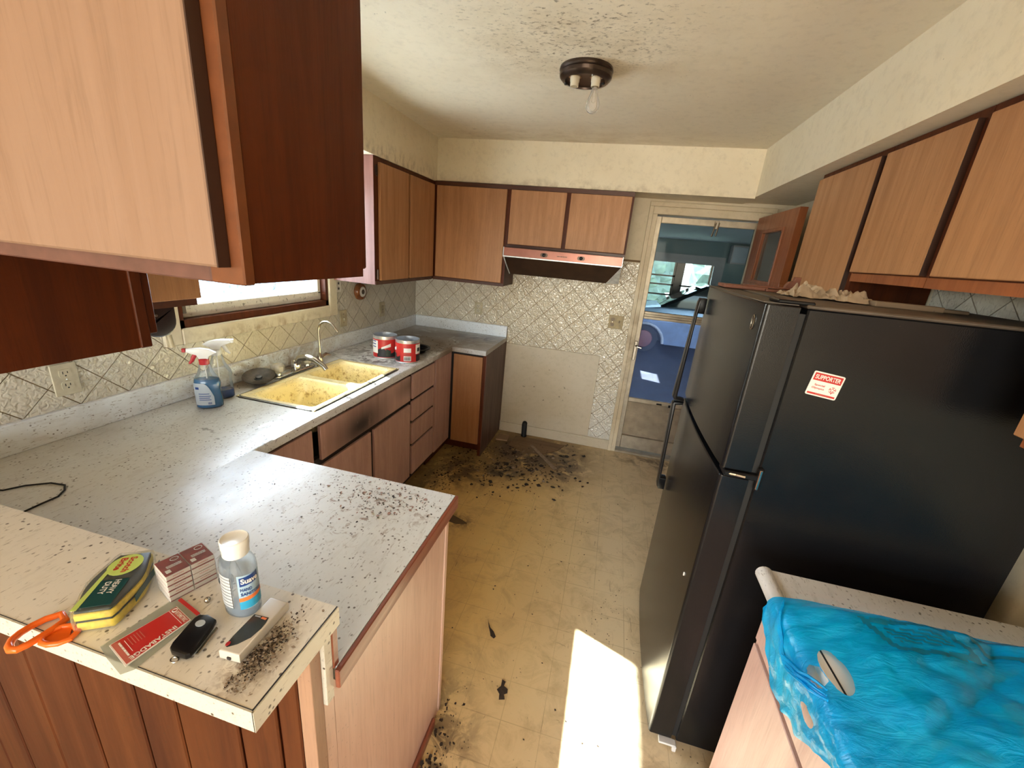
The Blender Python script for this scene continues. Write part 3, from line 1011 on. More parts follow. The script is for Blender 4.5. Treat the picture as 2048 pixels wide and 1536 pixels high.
# trees outside the garage window
for k, (x, y, r, lab) in enumerate(((2.2, 14, 1.7, 'round leafy green bush seen through the left garage window panes'), (7.0, 15, 2.2, 'large leafy tree crown seen through the right garage window pane'))):
    bm = B()
    bmesh.ops.create_icosphere(bm, subdivisions=4, radius=r, matrix=Matrix.Translation((x, y, 1.4)))
    for v in bm.verts:
        v.co += (v.co - Vector((x, y, 1.4))).normalized() * random.uniform(-0.25, 0.25)
    tr = thing('garden_bush', lab, 'bush', (x, y, -0.4))
    put('foliage', bm, plain('leaf_green', (0.20, 0.25, 0.20, 1), 0.9, var=0.6, scale=6), tr)
    put('stem', tube(B(), [(x, y, -0.4), (x, y, 0.6)], 0.12, 8), M_FRAME, tr)
# car
car = thing('car', 'pale blue sedan with dark windows parked in the garage beyond the storm door', 'car', (3.6, 6.3, -0.2))
prof = [(1.62, 0.10), (1.60, 0.42), (1.78, 0.66), (2.80, 0.80), (5.5, 0.86), (5.85, 0.80), (5.92, 0.35), (5.85, 0.08), (5.2, 0.02)]
for cx in (5.0,):
    prof += [(cx + 0.36 * math.cos(a), 0.02 + 0.36 * math.sin(a)) for a in [math.radians(d) for d in range(0, 181, 20)]]
prof += [(4.4, 0.02), (3.0, 0.02)]
prof += [(2.55 + 0.38 * math.cos(a), 0.04 + 0.38 * math.sin(a)) for a in [math.radians(d) for d in range(0, 181, 20)]]
put('body', prism(B(), prof, 'y', 5.62, 7.2, bev=0.03, seg=2), M_CARBODY, car, True)
put('cabin', prism(B(), [(2.78, 0.78), (3.62, 1.27), (4.7, 1.27), (5.35, 0.82)], 'y', 5.74, 7.08, bev=0.04, seg=2), M_CARGLASS, car, True)
put('roof', prism(B(), [(3.50, 1.255), (3.75, 1.32), (4.6, 1.32), (4.85, 1.245)], 'y', 5.72, 7.1, bev=0.03, seg=2), M_CARGLASS, car, True)
for x0, z0, x1, z1 in ((2.80, 0.80, 3.62, 1.28), (4.0, 0.84, 3.95, 1.28), (5.33, 0.84, 4.75, 1.28)):
    put('pillar', tube(B(), [(x0, 5.72, z0), (x1, 5.73, z1)], 0.035, 8), M_BLACKPL, car, True)
for cx in (2.55, 5.0):
    wv = put('wheel', lathe(B(), [(0.20, -0.09), (0.29, -0.08), (0.30, 0), (0.29, 0.08), (0.20, 0.09)], (cx, 5.75, 0.10), 26, rot_to((0, 1, 0))), M_TYRE, car, True)
    put('hub', lathe(B(), [(0.20, 0), (0.18, 0.03), (0.06, 0.04)], (cx, 5.67, 0.10), 20, rot_to((0, -1, 0))), M_HUB, wv, True)
    put('arch_trim', tube(B(), [(cx + 0.40 * math.cos(a), 5.61, 0.04 + 0.40 * math.sin(a)) for a in [math.radians(d) for d in range(0, 181, 15)]], 0.03, 8), M_GALV, car, True)

# ------------------------------------------------------------------ open wooden door
dr = struct('door_2', bx(B(), 2.728, 2.768, -0.76, -0.02, 0.012, 1.62, bev=0.002), M_ORANGE)
bm = B()
bx(bm, 2.728, 2.768, -0.76, -0.58, 1.62, 2.045); bx(bm, 2.728, 2.768, -0.20, -0.02, 1.62, 2.045)
bx(bm, 2.728, 2.768, -0.58, -0.20, 1.93, 2.045)
put('upper_frame', bm, M_ORANGE, dr)
bm = B()
bx(bm, 2.722, 2.730, -0.595, -0.575, 1.60, 1.95, bev=0.002); bx(bm, 2.722, 2.730, -0.205, -0.185, 1.60, 1.95, bev=0.002)
bx(bm, 2.722, 2.730, -0.575, -0.205, 1.93, 1.95, bev=0.002); bx(bm, 2.722, 2.730, -0.575, -0.205, 1.60, 1.62, bev=0.002)
put('pane_moulding', bm, M_ORANGE, dr)
put('pane', bx(B(), 2.744, 2.750, -0.58, -0.20, 1.62, 1.93), plain('dark_door_glass', (0.10, 0.09, 0.07, 1), 0.15), dr)
put('knob', lathe(B(), [(0.012, 0), (0.012, 0.03), (0.027, 0.04), (0.027, 0.055), (0.015, 0.065)], (2.728, -0.69, 1.0), 18, rot_to((-1, 0, 0))), M_STEEL, dr, True)

# ------------------------------------------------------------------ wall cabinets
FT = 0.018      # door thickness


def hinge(parent, x, y, z, axis):
    bm = B()
    if axis == 'x':
        bx(bm, x, x + 0.006, y - 0.011, y + 0.011, z - 0.026, z + 0.026, bev=0.002)
        lathe(bm, [(0.005, -0.03), (0.005, 0.03)], (x + 0.007, y, z), 8)
    put('hinge', bm, M_BRONZE, parent)


# left wall, beside the back corner
t = thing('upper_cabinet', 'two-door upper cabinet on the left wall in the back corner, above the round wall thermometer', 'cabinet', (0.16, -0.75, 1.39))
box('body', M_FRAME, t, 0.001, 0.312, -1.18, -0.002, 1.39, 2.126)
box('end_panel', wood('rosy_side_panel', (0.26, 0.115, 0.095, 1), (0.19, 0.08, 0.065, 1), 'z', 0.45, 0.8, 0.15), t, 0.001, 0.312, -1.184, -1.18, 1.388, 2.126)
d1 = box('door', M_DOOR, t, 0.312, 0.330, -1.135, -0.772, 1.412, 2.098, bev=0.002)
box('door', M_DOOR, t, 0.312, 0.330, -0.742, -0.352, 1.412, 2.098, bev=0.002)
hinge(t, 0.312, -1.158, 2.05, 'x'); hinge(t, 0.312, -1.158, 1.45, 'x')
box('bottom_rail', M_RAIL, t, 0.308, 0.316, -1.18, -0.34, 1.386, 1.408)

# back wall, tall one in the corner
t = thing('upper_cabinet', 'tall single-door upper cabinet on the back wall, left of the range hood', 'cabinet', (0.62, -0.16, 1.39))
box('body', M_FRAME, t, 0.314, 0.922, -0.312, -0.002, 1.39, 2.126)
box('door', M_DOOR, t, 0.338, 0.901, -0.33, -0.312, 1.414, 2.098, bev=0.002)
box('bottom_rail', M_RAIL, t, 0.314, 0.922, -0.316, -0.308, 1.386, 1.408)
box('top_rail', M_RAIL, t, 0.314, 0.922, -0.316, -0.308, 2.102, 2.13)
# back wall, short one over the hood
t = thing('upper_cabinet', 'short two-door upper cabinet directly above the range hood', 'cabinet', (1.37, -0.16, 1.692))
box('body', M_FRAME, t, 0.923, 1.826, -0.312, -0.002, 1.692, 2.126)
box('door', M_DOOR, t, 0.934, 1.351, -0.33, -0.312, 1.714, 2.098, bev=0.002)
box('door', M_DOOR, t, 1.381, 1.812, -0.33, -0.312, 1.714, 2.098, bev=0.002)
box('bottom_rail', M_RAIL, t, 0.923, 1.826, -0.318, -0.308, 1.690, 1.708)
box('top_rail', M_RAIL, t, 0.923, 1.826, -0.318, -0.308, 2.102, 2.13)

# range hood
t = thing('range_hood', 'under-cabinet range hood with a copper band and greasy slanted underside', 'range hood', (1.39, -0.24, 1.48))
HX0, HX1 = 0.945, 1.812
box('top_shell', M_BRONZE, t, HX0, HX1, -0.455, -0.008, 1.666, 1.689)
box('control_band', M_HOODPINK, t, HX0, HX1, -0.462, -0.440, 1.628, 1.688, bev=0.002)
box('front_lip', M_GALV, t, HX0 - 0.003, HX1 + 0.003, -0.466, -0.436, 1.620, 1.629, bev=0.001)
box('band_end', M_GALV, t, HX0 - 0.004, HX0, -0.465, -0.44, 1.62, 1.69)
box('band_end', M_GALV, t, HX1, HX1 + 0.004, -0.465, -0.44, 1.62, 1.69)
bm = B()
vs = [bm.verts.new(p) for p in ((HX0, -0.45, 1.622), (HX1, -0.45, 1.622), (HX1 - 0.095, -0.30, 1.494), (HX0 + 0.03, -0.30, 1.492), (HX0, -0.43, 1.622), (HX1, -0.43, 1.622), (HX1 - 0.095, -0.28, 1.494), (HX0 + 0.03, -0.28, 1.492))]
for f in ((0, 1, 2, 3), (7, 6, 5, 4), (0, 4, 5, 1), (1, 5, 6, 2), (2, 6, 7, 3), (3, 7, 4, 0)):
    bm.faces.new([vs[i] for i in f])
bmesh.ops.recalc_face_normals(bm, faces=bm.faces)
put('slanted_underside', bm, M_HOODIN, t)
bm = B()
vs = [bm.verts.new(p) for p in ((HX1, -0.452, 1.622), (HX1 - 0.095, -0.302, 1.492), (HX1, -0.302, 1.500), (HX1, -0.44, 1.622), (HX1 - 0.095, -0.29, 1.492), (HX1, -0.29, 1.500))]
for f in ((0, 1, 2), (5, 4, 3), (0, 3, 4, 1), (1, 4, 5, 2), (2, 5, 3, 0)):
    bm.faces.new([vs[i] for i in f])
bmesh.ops.recalc_face_normals(bm, faces=bm.faces)
put('corner_gusset', bm, M_GALV, t)
put('corner_gusset', tube(B(), [(HX0, -0.455, 1.622), (HX0 + 0.008, -0.42, 1.58), (HX0 + 0.018, -0.35, 1.52), (HX0 + 0.02, -0.31, 1.495)], 0.004, 6), M_GALV, t)
for kx in (1.251, 1.522):
    kb = put('knob', lathe(B(), [(0.013, 0), (0.012, 0.014), (0.008, 0.016)], (kx, -0.462, 1.656), 16, rot_to((0, -1, 0))), M_BLACKPL, t, True)
    put('knob_plate', place(flat(rect(0.055, 0.028, r=0.013)), (kx, -0.4625, 1.656), (1, 0, 0), (0, 0, 1)), M_BRONZE, kb)
put('maker_mark', place(dashes(0.075, 0.006), (1.385, -0.4626, 1.656), (1, 0, 0), (0, 0, 1)), M_BRONZE, t)

# left wall between the window and the peninsula
t = thing('upper_cabinet', 'pale oak upper cabinet on the left wall between the window and the peninsula cabinets', 'cabinet', (0.16, -2.59, 1.39))
box('body', M_FRAME, t, 0.001, 0.312, -2.818, -2.37, 1.385, 2.126)
box('door', M_DOOR, t, 0.312, 0.330, -2.80, -2.364, 1.408, 2.098, bev=0.002)
box('bottom_rail', M_RAIL, t, 0.306, 0.316, -2.80, -2.372, 1.383, 1.406)
# paper towel holder under it
t = thing('towel_holder', 'dark brown paper towel holder bracket under the pale left wall cabinet', 'towel holder', (0.29, -2.50, 1.28))
put('bracket', prism(B(), [(-2.56, 1.384), (-2.56, 1.33)] + [(-2.505 + 0.058 * math.cos(a), 1.335 + 0.052 * math.sin(a)) for a in [math.radians(d) for d in range(180, 361, 15)]] + [(-2.447, 1.384)], 'x', 0.255, 0.305, bev=0.006, seg=2), plain('dark_brown_plastic', (0.022, 0.011, 0.010, 1), 0.28), t, True, 30)
put('screw', lathe(B(), [(0.006, 0), (0.005, 0.003)], (0.305, -2.515, 1.36), 10, rot_to((1, 0, 0))), M_CHROME, t)
put('rod', tube(B(), [(0.28, -2.465, 1.282), (0.285, -2.464, 1.236)], 0.008, 10), M_CREAMPL, t, True)

# cabinets hung over the peninsula
t = thing('peninsula_cabinet', 'lower hanging dark cabinet over the peninsula beside the left wall', 'cabinet', (0.38, -2.99, 1.39))
box('body', M_FRAME, t, 0.001, 0.745, -3.13, -2.860, 1.39, 2.126)
box('end_panel', M_FRAME, t, 0.745, 0.757, -3.13, -2.884, 1.387, 2.126)
box('face_stile', M_FRAME, t, 0.700, 0.762, -2.884, -2.860, 1.387, 2.126, bev=0.002)
box('door', M_FRAME, t, 0.34, 0.758, -2.860, -2.840, 1.415, 2.10, bev=0.003)
box('door', M_DOOR_NEAR, t, 0.03, 0.74, -3.15, -3.13, 1.415, 2.10, bev=0.003)
t = thing('peninsula_cabinet', 'large near hanging cabinet over the bar with a pale oak door and dark side', 'cabinet', (1.04, -2.99, 1.60))
box('body', M_FRAME, t, 0.764, 1.311, -3.112, -2.858, 1.606, 2.126)
box('end_panel', M_FRAME, t, 1.311, 1.322, -3.112, -2.862, 1.602, 2.126)
box('face_stile', plain('stile_wood', (0.17, 0.052, 0.016, 1), 0.4, var=0.3, scale=30), t, 1.27, 1.3235, -3.13, -3.112, 1.600, 2.126, bev=0.002)
box('bottom_rail', plain('rosy_rail_wood', (0.15, 0.065, 0.052, 1), 0.4, var=0.35, scale=30), t, 0.764, 1.27, -3.13, -3.112, 1.600, 1.65, bev=0.002)
box('top_rail', M_RAIL, t, 0.764, 1.27, -3.13, -3.112, 2.09, 2.126)
box('door', M_DOOR_NEAR, t, 0.80, 1.304, -3.150, -3.131, 1.622, 2.10, bev=0.003)
box('edge_band', M_EDGE, t, 1.3030, 1.3052, -3.1485, -3.131, 1.622, 2.10)
box('door', M_FRAME, t, 0.80, 1.315, -2.858, -2.838, 1.615, 2.10, bev=0.003)

# right wall uppers
t = thing('upper_cabinet', 'tall right wall upper cabinet nearest the back door, reaching down behind the refrigerator', 'cabinet', (2.80, -1.38, 1.39))
box('body', M_FRAME, t, 2.678, W_R - 0.002, -1.646, -1.10, 1.39, 2.143)
box('door', M_DOOR, t, 2.660, 2.678, -1.616, -1.113, 1.412, 2.118, bev=0.002)
box('edge_band', M_EDGE, t, 2.6605, 2.678, -1.6172, -1.6150, 1.412, 2.118)
t = thing('upper_cabinet', 'short right wall upper cabinet above the refrigerator, its dark side toward the back door', 'cabinet', (2.80, -1.86, 1.69))
box('body', M_FRAME, t, 2.678, W_R - 0.002, -2.07, -1.648, 1.675, 2.143)
box('door', M_DOOR, t, 2.660, 2.678, -2.052, -1.651, 1.706, 2.118, bev=0.002)
box('edge_band', M_EDGE, t, 2.6605, 2.678, -2.0532, -2.0510, 1.706, 2.118)
box('bottom_rail', M_ORANGE, t, 2.672, 2.6785, -2.07, -1.648, 1.6725, 1.702)
t = thing('upper_cabinet', 'short right wall upper cabinet at the upper right edge of the photo', 'cabinet', (2.80, -2.30, 1.69))
box('body', M_FRAME, t, 2.678, W_R - 0.002, -2.515, -2.072, 1.675, 2.143)
box('door', M_DOOR, t, 2.660, 2.678, -2.50, -2.096, 1.706, 2.118, bev=0.002)
box('edge_band', M_EDGE, t, 2.6605, 2.678, -2.5012, -2.4990, 1.706, 2.118)
box('bottom_rail', M_ORANGE, t, 2.672, 2.682, -2.515, -2.072, 1.672, 1.702)
t = thing('upper_cabinet', 'right wall upper cabinet over the blue bag, only a door corner showing', 'cabinet', (2.80, -2.9, 1.375))
box('body', M_ORANGE, t, 2.690, W_R - 0.002, -3.3, -2.522, 1.366, 2.143)
box('door', M_DOOR, t, 2.672, 2.690, -3.28, -2.517, 1.389, 2.118, bev=0.002)

# ------------------------------------------------------------------ base cabinets along the left wall
def base_shell(t, y0, y1, x1=0.606, z1=0.878):
    bm = B()
    bx(bm, 0.03, x1 - 0.02, y0, y0 + 0.016, 0.10, z1)
    bx(bm, 0.03, x1 - 0.02, y1 - 0.016, y1, 0.10, z1)
    bx(bm, 0.03, x1 - 0.02, y0, y1, 0.10, 0.116)
    put('carcass', bm, M_DARK, t)
    box('face_frame', M_DARK, t, x1 - 0.02, x1, y0, y1, 0.10, z1)
    box('toe_kick', M_FRAME, t, x1 - 0.085, x1 - 0.07, y0, y1, 0.0, 0.10)


XF0, XF1 = 0.606, 0.622
t = thing('base_cabinet', 'narrow base cabinet in the inner corner between the sink cabinet and peninsula', 'cabinet', (0.3, -2.35, 0.0))
base_shell(t, -2.52, -2.192)
box('drawer_front', M_BASE, t, XF0, XF1, -2.50, -2.196, 0.692, 0.858, bev=0.002)
box('door', M_BASE, t, XF0, XF1, -2.50, -2.196, 0.13, 0.665, bev=0.002)
t = thing('sink_cabinet', 'base cabinet under the yellow sink with a scorched front panel', 'cabinet', (0.3, -1.73, 0.0))
base_shell(t, -2.190, -1.280, z1=0.70)
box('false_front', M_BURN, t, XF0, XF1, -2.145, -1.293, 0.690, 0.858, bev=0.002)
box('door', M_BASE, t, XF0, XF1, -2.145, -1.748, 0.13, 0.662, bev=0.002)
box('door', M_BASE, t, XF0, XF1, -1.716, -1.293, 0.13, 0.662, bev=0.002)
t = thing('drawer_cabinet', 'base cabinet with a stack of four drawers right of the sink', 'cabinet', (0.3, -1.09, 0.0))
base_shell(t, -1.278, -0.902)
for z0, z1 in ((0.690, 0.858), (0.532, 0.672), (0.362, 0.514), (0.13, 0.344)):
    box('drawer_front', M_BASE, t, XF0, XF1, -1.262, -0.922, z0, z1, bev=0.002)
t = thing('corner_cabinet', 'corner base cabinet with one oak door, on the left of the missing stove', 'cabinet', (0.5, -0.45, 0.0))
bm = B(); bx(bm, 0.03, 0.60, -0.90, -0.02, 0.10, 0.878); bx(bm, 0.60, 0.905, -0.583, -0.02, 0.10, 0.878)
put('carcass', bm, M_DARK, t)
box('filler_panel', M_BASE, t, 0.60, XF1, -0.896, -0.60, 0.12, 0.870, bev=0.002)
box('door', M_BACKDOOR, t, 0.640, 0.880, -0.60, -0.583, 0.105, 0.856, bev=0.002)
box('face_frame', M_DARK, t, 0.622, 0.905, -0.584, -0.575, 0.10, 0.878)
box('stile', M_FRAME, t, 0.882, 0.905, -0.594, -0.575, 0.0, 0.878)
box('end_panel', wood('scorched_end_panel', (0.125, 0.062, 0.042, 1), (0.070, 0.034, 0.024, 1), 'z', 0.45, 1.0, 0.35), t, 0.905, 0.911, -0.594, -0.002, 0.0, 0.878)
bm = B(); bx(bm, 0.54, 0.555, -0.90, -0.50, 0.0, 0.10); bx(bm, 0.54, 0.905, -0.50, -0.487, 0.0, 0.10)
put('toe_kick', bm, M_FRAME, t)

# peninsula base and bar wall
t = thing('base_cabinet', 'peninsula base cabinet with a rosy wood-grain end panel facing the floor walkway', 'cabinet', (1.0, -2.83, 0.0))
box('carcass', M_DARK, t, 0.63, 1.374, -3.090, -2.545, 0.02, 0.878)
box('kitchen_face', M_BASE, t, 0.63, 1.374, -2.545, -2.53, 0.10, 0.86)
box('end_panel', M_PINK, t, 1.374, 1.390, -3.097, -2.556, 0.0, 0.8795)
box('corner_strip', M_PINK, t, 1.372, 1.393, -2.5535, -2.532, 0.0, 0.8795, bev=0.002)
box('base_shoe', M_TRIM, t, 1.390, 1.402, -3.09, -2.60, 0.0, 0.042, bev=0.004)
wb = struct('wall_peninsula', bx(B(), 0.0, 1.368, -3.144, -3.102, 0, 1.009), M_FRAME)
gx = [0.0, 0.13, 0.235, 0.37, 0.475, 0.62, 0.78, 0.945, 1.057, 1.213, 1.310, 1.362]
for i in range(len(gx) - 1):
    d = 0.007 + 0.0012 * random.random()
    box('plank', M_PINE, wb, gx[i] + 0.0035, gx[i + 1] - 0.0035, -3.144 - d, -3.144, 0.0, 1.009, bev=0.0028)
box('end_strip', M_STRIP, wb, 1.362, 1.391, -3.152, -3.1265, 0.0, 1.009, bev=0.001)
box('end_laminate', M_BAREDGE, wb, 1.362, 1.399, -3.1262, -3.1062, 0.853, 1.009, bev=0.001)
box('end_trim', M_TRIM, wb, 1.360, 1.4005, -3.1060, -3.090, 0.919, 1.009, bev=0.002)
box('end_filler', M_PINK, wb, 1.368, 1.390, -3.1255, -3.0985, 0.0, 0.872)
box('bar_splash', M_SPLASH, wb, 0.0, 1.360, -3.102, -3.0975, 0.9185, 1.0095)

# ------------------------------------------------------------------ worktops
def slab(xs, ys, keep, z0, z1):
    bm = B()
    vt = {}

    def V(i, j, z):
        k = (i, j, z)
        if k not in vt: vt[k] = bm.verts.new((xs[i], ys[j], z))
        return vt[k]
    K = lambda i, j: 0 <= i < len(xs) - 1 and 0 <= j < len(ys) - 1 and keep((xs[i] + xs[i + 1]) / 2, (ys[j] + ys[j + 1]) / 2)
    for i in range(len(xs) - 1):
        for j in range(len(ys) - 1):
            if not K(i, j): continue
            bm.faces.new((V(i, j, z1), V(i + 1, j, z1), V(i + 1, j + 1, z1), V(i, j + 1, z1)))
            bm.faces.new((V(i, j + 1, z0), V(i + 1, j + 1, z0), V(i + 1, j, z0), V(i, j, z0)))
            for (di, dj, a, b2) in ((-1, 0, (0, 1), (0, 0)), (1, 0, (1, 0), (1, 1)), (0, -1, (0, 0), (1, 0)), (0, 1, (1, 1), (0, 1))):
                if not K(i + di, j + dj):
                    bm.faces.new((V(i + a[0], j + a[1], z0), V(i + b2[0], j + b2[1], z0), V(i + b2[0], j + b2[1], z1), V(i + a[0], j + a[1], z1)))
    bmesh.ops.dissolve_limit(bm, angle_limit=0.01, verts=bm.verts, edges=bm.edges)
    return bm


def soften(bm, z1, r, seg, sel):
    es = [e for e in bm.edges if all(abs(v.co.z - z1) < 1e-5 for v in e.verts) and sel((e.verts[0].co + e.verts[1].co) / 2)
          and len(e.link_faces) == 2 and e.calc_face_angle() > 0.5]
    bmesh.ops.bevel(bm, geom=es, offset=r, segments=seg, affect='EDGES', profile=0.5)
    return bm


SX0, SX1, SY0, SY1 = 0.165, 0.592, -2.140, -1.372       # sink rim
ZC = 0.918


def keep_c(x, y):
    inside = (x < 0.6355) or (y > -0.628 and x < 0.911) or (y < -2.5063)
    return inside and not (SX0 + 0.012 < x < SX1 - 0.012 and SY0 + 0.012 < y < SY1 - 0.012)


bm = slab([0.001, SX0 + 0.012, SX1 - 0.012, 0.6355, 0.911, 1.4005], [-3.0972, -2.5063, SY0 + 0.012, SY1 - 0.012, -0.628, -0.001], keep_c, 0.880, ZC)
soften(bm, ZC, 0.010, 3, lambda c: (abs(c.x - 0.6355) < 1e-3 and c.y > -2.6) or abs(c.y + 0.628) < 1e-3)
ct = thing('countertop', 'speckled white laminate worktop running round the sink and out along the peninsula', 'worktop', (0.4, -1.6, 0.88))
put('top', bm, M_COUNTER, ct, True, 50)
bm = B(); bx(bm, 0.0015, 0.021, -3.097, -0.001, ZC, 1.018, bev=0.003); bx(bm, 0.021, 0.911, -0.021, -0.0015, ZC, 1.018, bev=0.003)
put('backsplash', bm, M_SPLASH, ct)
box('edge_trim', M_TRIM, ct, 1.4005, 1.411, -3.106, -2.5035, 0.874, 0.9175, bev=0.002)

br = thing('bar_top', 'narrow raised speckled bar ledge along the peninsula holding the small items', 'bar', (0.7, -3.18, 1.01))
ZB = 1.048
box('top', M_BAR, br, 0.001, 1.3985, -3.2675, -3.086, 1.010, ZB - 0.0006)
bm = B(); bx(bm, 0.001, 1.400, -3.2680, -3.2672, 1.012, ZB - 0.0002); bx(bm, 1.3982, 1.4002, -3.2680, -3.086, 1.012, ZB - 0.0002)
put('seam', bm, M_KPRINT, br)
bm = B(); bx(bm, 0.001, 1.4015, -3.2705, -3.2680, 1.008, ZB - 0.0012); bx(bm, 1.4000, 1.4025, -3.2705, -3.086, 1.008, ZB - 0.0012)
put('edge_band', bm, M_BAREDGE, br)

# right-hand worktop and cabinet
t = thing('base_cabinet', 'salmon laminate base cabinet under the blue bag at lower right', 'cabinet', (2.62, -3.1, 0.0))
box('carcass', M_DARK, t, 2.345, W_R - 0.002, -3.75, -2.535, 0.0, 0.878)
box('side_panel', M_SALMON, t, 2.335, W_R - 0.002, -2.535, -2.528, 0.0, 0.878)
box('drawer_front', M_SALMON, t, 2.328, 2.345, -3.16, -2.530, 0.692, 0.868, bev=0.002)
box('door', M_SALMON, t, 2.328, 2.345, -3.16, -2.530, 0.06, 0.675, bev=0.002)
box('drawer_front', M_SALMON, t, 2.328, 2.345, -3.74, -3.18, 0.692, 0.868, bev=0.002)
box('door', M_SALMON, t, 2.328, 2.345, -3.74, -3.18, 0.06, 0.675, bev=0.002)
t = thing('right_countertop', 'speckled laminate worktop at lower right between the refrigerator and camera', 'worktop', (2.62, -3.1, 0.88))
bm = slab([2.292, W_R - 0.001], [-3.75, -2.523], lambda x, y: True, 0.880, ZC)
soften(bm, ZC, 0.016, 4, lambda c: abs(c.x - 2.292) < 1e-3)
put('top', bm, M_RCOUNTER, t, True, 50)
put('rolled_edge', tube(B(), [(2.298, -2.5235, 0.905), (2.298, -3.75, 0.905)], 0.021, 16), M_RCOUNTER, t, True)

# ------------------------------------------------------------------ sink, taps
t = thing('sink', 'yellow double-bowl sink stained brown, set in the left worktop under the window', 'sink', (0.38, -1.75, 0.75))
ZS = 0.924
B1 = (0.215, 0.560, -2.105, -1.775)
B2 = (0.215, 0.560, -1.735, -1.405)
inb = lambda x, y: any(b[0] < x < b[1] and b[2] < y < b[3] for b in (B1, B2))
bm = slab([SX0 + 0.006, B1[0], B1[1], SX1 - 0.006], [SY0 + 0.006, B1[2], B1[3], B2[2], B2[3], SY1 - 0.006], lambda x, y: not inb(x, y), 0.910, ZS)
put('deck', bm, M_SINK, t)


def ring(cx, cy, w, h, r, z, k=5):
    return [(p[0], p[1], z) for p in rect(w, h, cx, cy, r, k)]


for b in (B1, B2):
    cx, cy, w, h = (b[0] + b[1]) / 2, (b[2] + b[3]) / 2, b[1] - b[0], b[3] - b[2]
    bm = B()
    rs = [[bm.verts.new(p) for p in ring(cx, cy, w - 2 * i, h - 2 * i, r, z)] for i, r, z in
          ((-0.001, 0.001, ZS - 0.001), (0.004, 0.035, ZS - 0.004), (0.012, 0.05, ZS - 0.02), (0.020, 0.055, 0.83), (0.030, 0.06, 0.775), (0.055, 0.06, 0.755), (0.10, 0.05, 0.752))]
    n = len(rs[0])
    for a, c in zip(rs, rs[1:]):
        for i in range(n):
            bm.faces.new((a[i], a[(i + 1) % n], c[(i + 1) % n], c[i]))
    bm.faces.new(rs[-1])
    bmesh.ops.recalc_face_normals(bm, faces=bm.faces)
    bmesh.ops.reverse_faces(bm, faces=bm.faces)
    bowl = put('bowl', bm, M_SINK, t, True, 60)
    put('drain', lathe(B(), [(0.045, 0.0), (0.043, 0.004), (0.034, 0.004), (0.030, 0.001), (0.004, 0.001)], (cx, cy, 0.7525), 24), M_CHROME, bowl, True)
bm = B()
r0, r1 = rect(SX1 - SX0, SY1 - SY0, (SX0 + SX1) / 2, (SY0 + SY1) / 2, 0.03), rect(SX1 - SX0 - 0.024, SY1 - SY0 - 0.024, (SX0 + SX1) / 2, (SY0 + SY1) / 2, 0.02)
lo = [bm.verts.new((p[0], p[1], ZC + 0.0005)) for p in r0]; hi = [bm.verts.new((p[0], p[1], ZC + 0.005)) for p in rect(SX1 - SX0 - 0.006, SY1 - SY0 - 0.006, (SX0 + SX1) / 2, (SY0 + SY1) / 2, 0.028)]
hj = [bm.verts.new((p[0], p[1], ZC + 0.0075)) for p in r1]
n = len(r0)
for a, c in ((lo, hi), (hi, hj)):
    for i in range(n): bm.faces.new((a[i], a[(i + 1) % n], c[(i + 1) % n], c[i]))
bmesh.ops.recalc_face_normals(bm, faces=bm.faces)
put('metal_rim', bm, M_RIM, t)

t = thing('faucet', 'chrome low-arc kitchen faucet with clear round knobs behind the sink', 'faucet', (0.13, -1.72, 0.918))
put('deck_plate', prism(B(), rect(0.062, 0.30, 0.125, -1.715, 0.028), 'z', ZC + 0.0005, ZC + 0.016, bev=0.004, seg=2), M_CHROME, t, True)
M_ACR = clear_film('acrylic_knob', (0.95, 0.93, 0.88, 1), 0.45, 0.08, 0.2, (0.60, 0.55, 0.47, 1), 40)
for y in (-1.83, -1.615):
    kb = put('knob', lathe(B(), [(0.014, 0), (0.016, 0.012), (0.031, 0.022), (0.034, 0.05), (0.028, 0.060), (0.02, 0.062)], (0.128, y, ZC + 0.016), 10), M_ACR, t)
    put('knob_stem', lathe(B(), [(0.016, 0), (0.014, 0.02), (0.009, 0.05)], (0.128, y, ZC + 0.016), 14), M_CHROME, kb, True)
put('spout_base', lathe(B(), [(0.024, 0), (0.026, 0.025), (0.020, 0.045), (0.012, 0.055)], (0.128, -1.70, ZC + 0.016), 18), M_CHROME, t, True)
put('spout', tube(B(), [(0.128, -1.70, 0.965), (0.155, -1.695, 1.00), (0.20, -1.69, 1.012), (0.25, -1.69, 1.002), (0.30, -1.69, 0.972), (0.315, -1.69, 0.955)], [0.018, 0.020, 0.018, 0.016, 0.014, 0.013], 14), M_CHROME, t, True)
t = thing('filter_tap', 'slim gooseneck tap standing right of the chrome kitchen faucet', 'tap', (0.172, -1.555, 0.918))
put('base', lathe(B(), [(0.020, 0), (0.020, 0.006), (0.014, 0.012), (0.016, 0.04), (0.013, 0.062), (0.007, 0.078)], (0.172, -1.555, ZC + 0.006), 18), M_STEEL, t, True)
pts = [(0.172, -1.555, 0.99), (0.173, -1.555, 1.10)] + [(0.172 + 0.058 - 0.058 * math.cos(a), -1.555, 1.135 + 0.058 * math.sin(a)) for a in [math.radians(d) for d in range(0, 151, 15)]] + [(0.300, -1.555, 1.140)]
put('gooseneck', tube(B(), pts, 0.0062, 12), M_STEEL, t, True)
put('lever', tube(B(), [(0.172, -1.54, 0.975), (0.175, -1.505, 0.985), (0.18, -1.475, 0.975)], [0.011, 0.010, 0.005], 10), M_STEEL, t, True)
t = thing('strainer_plate', 'dark round metal strainer plate lying tilted left of the faucet', 'strainer', (0.13, -1.95, 0.918))
Mt = rot_to((0.18, -0.25, 1.0))
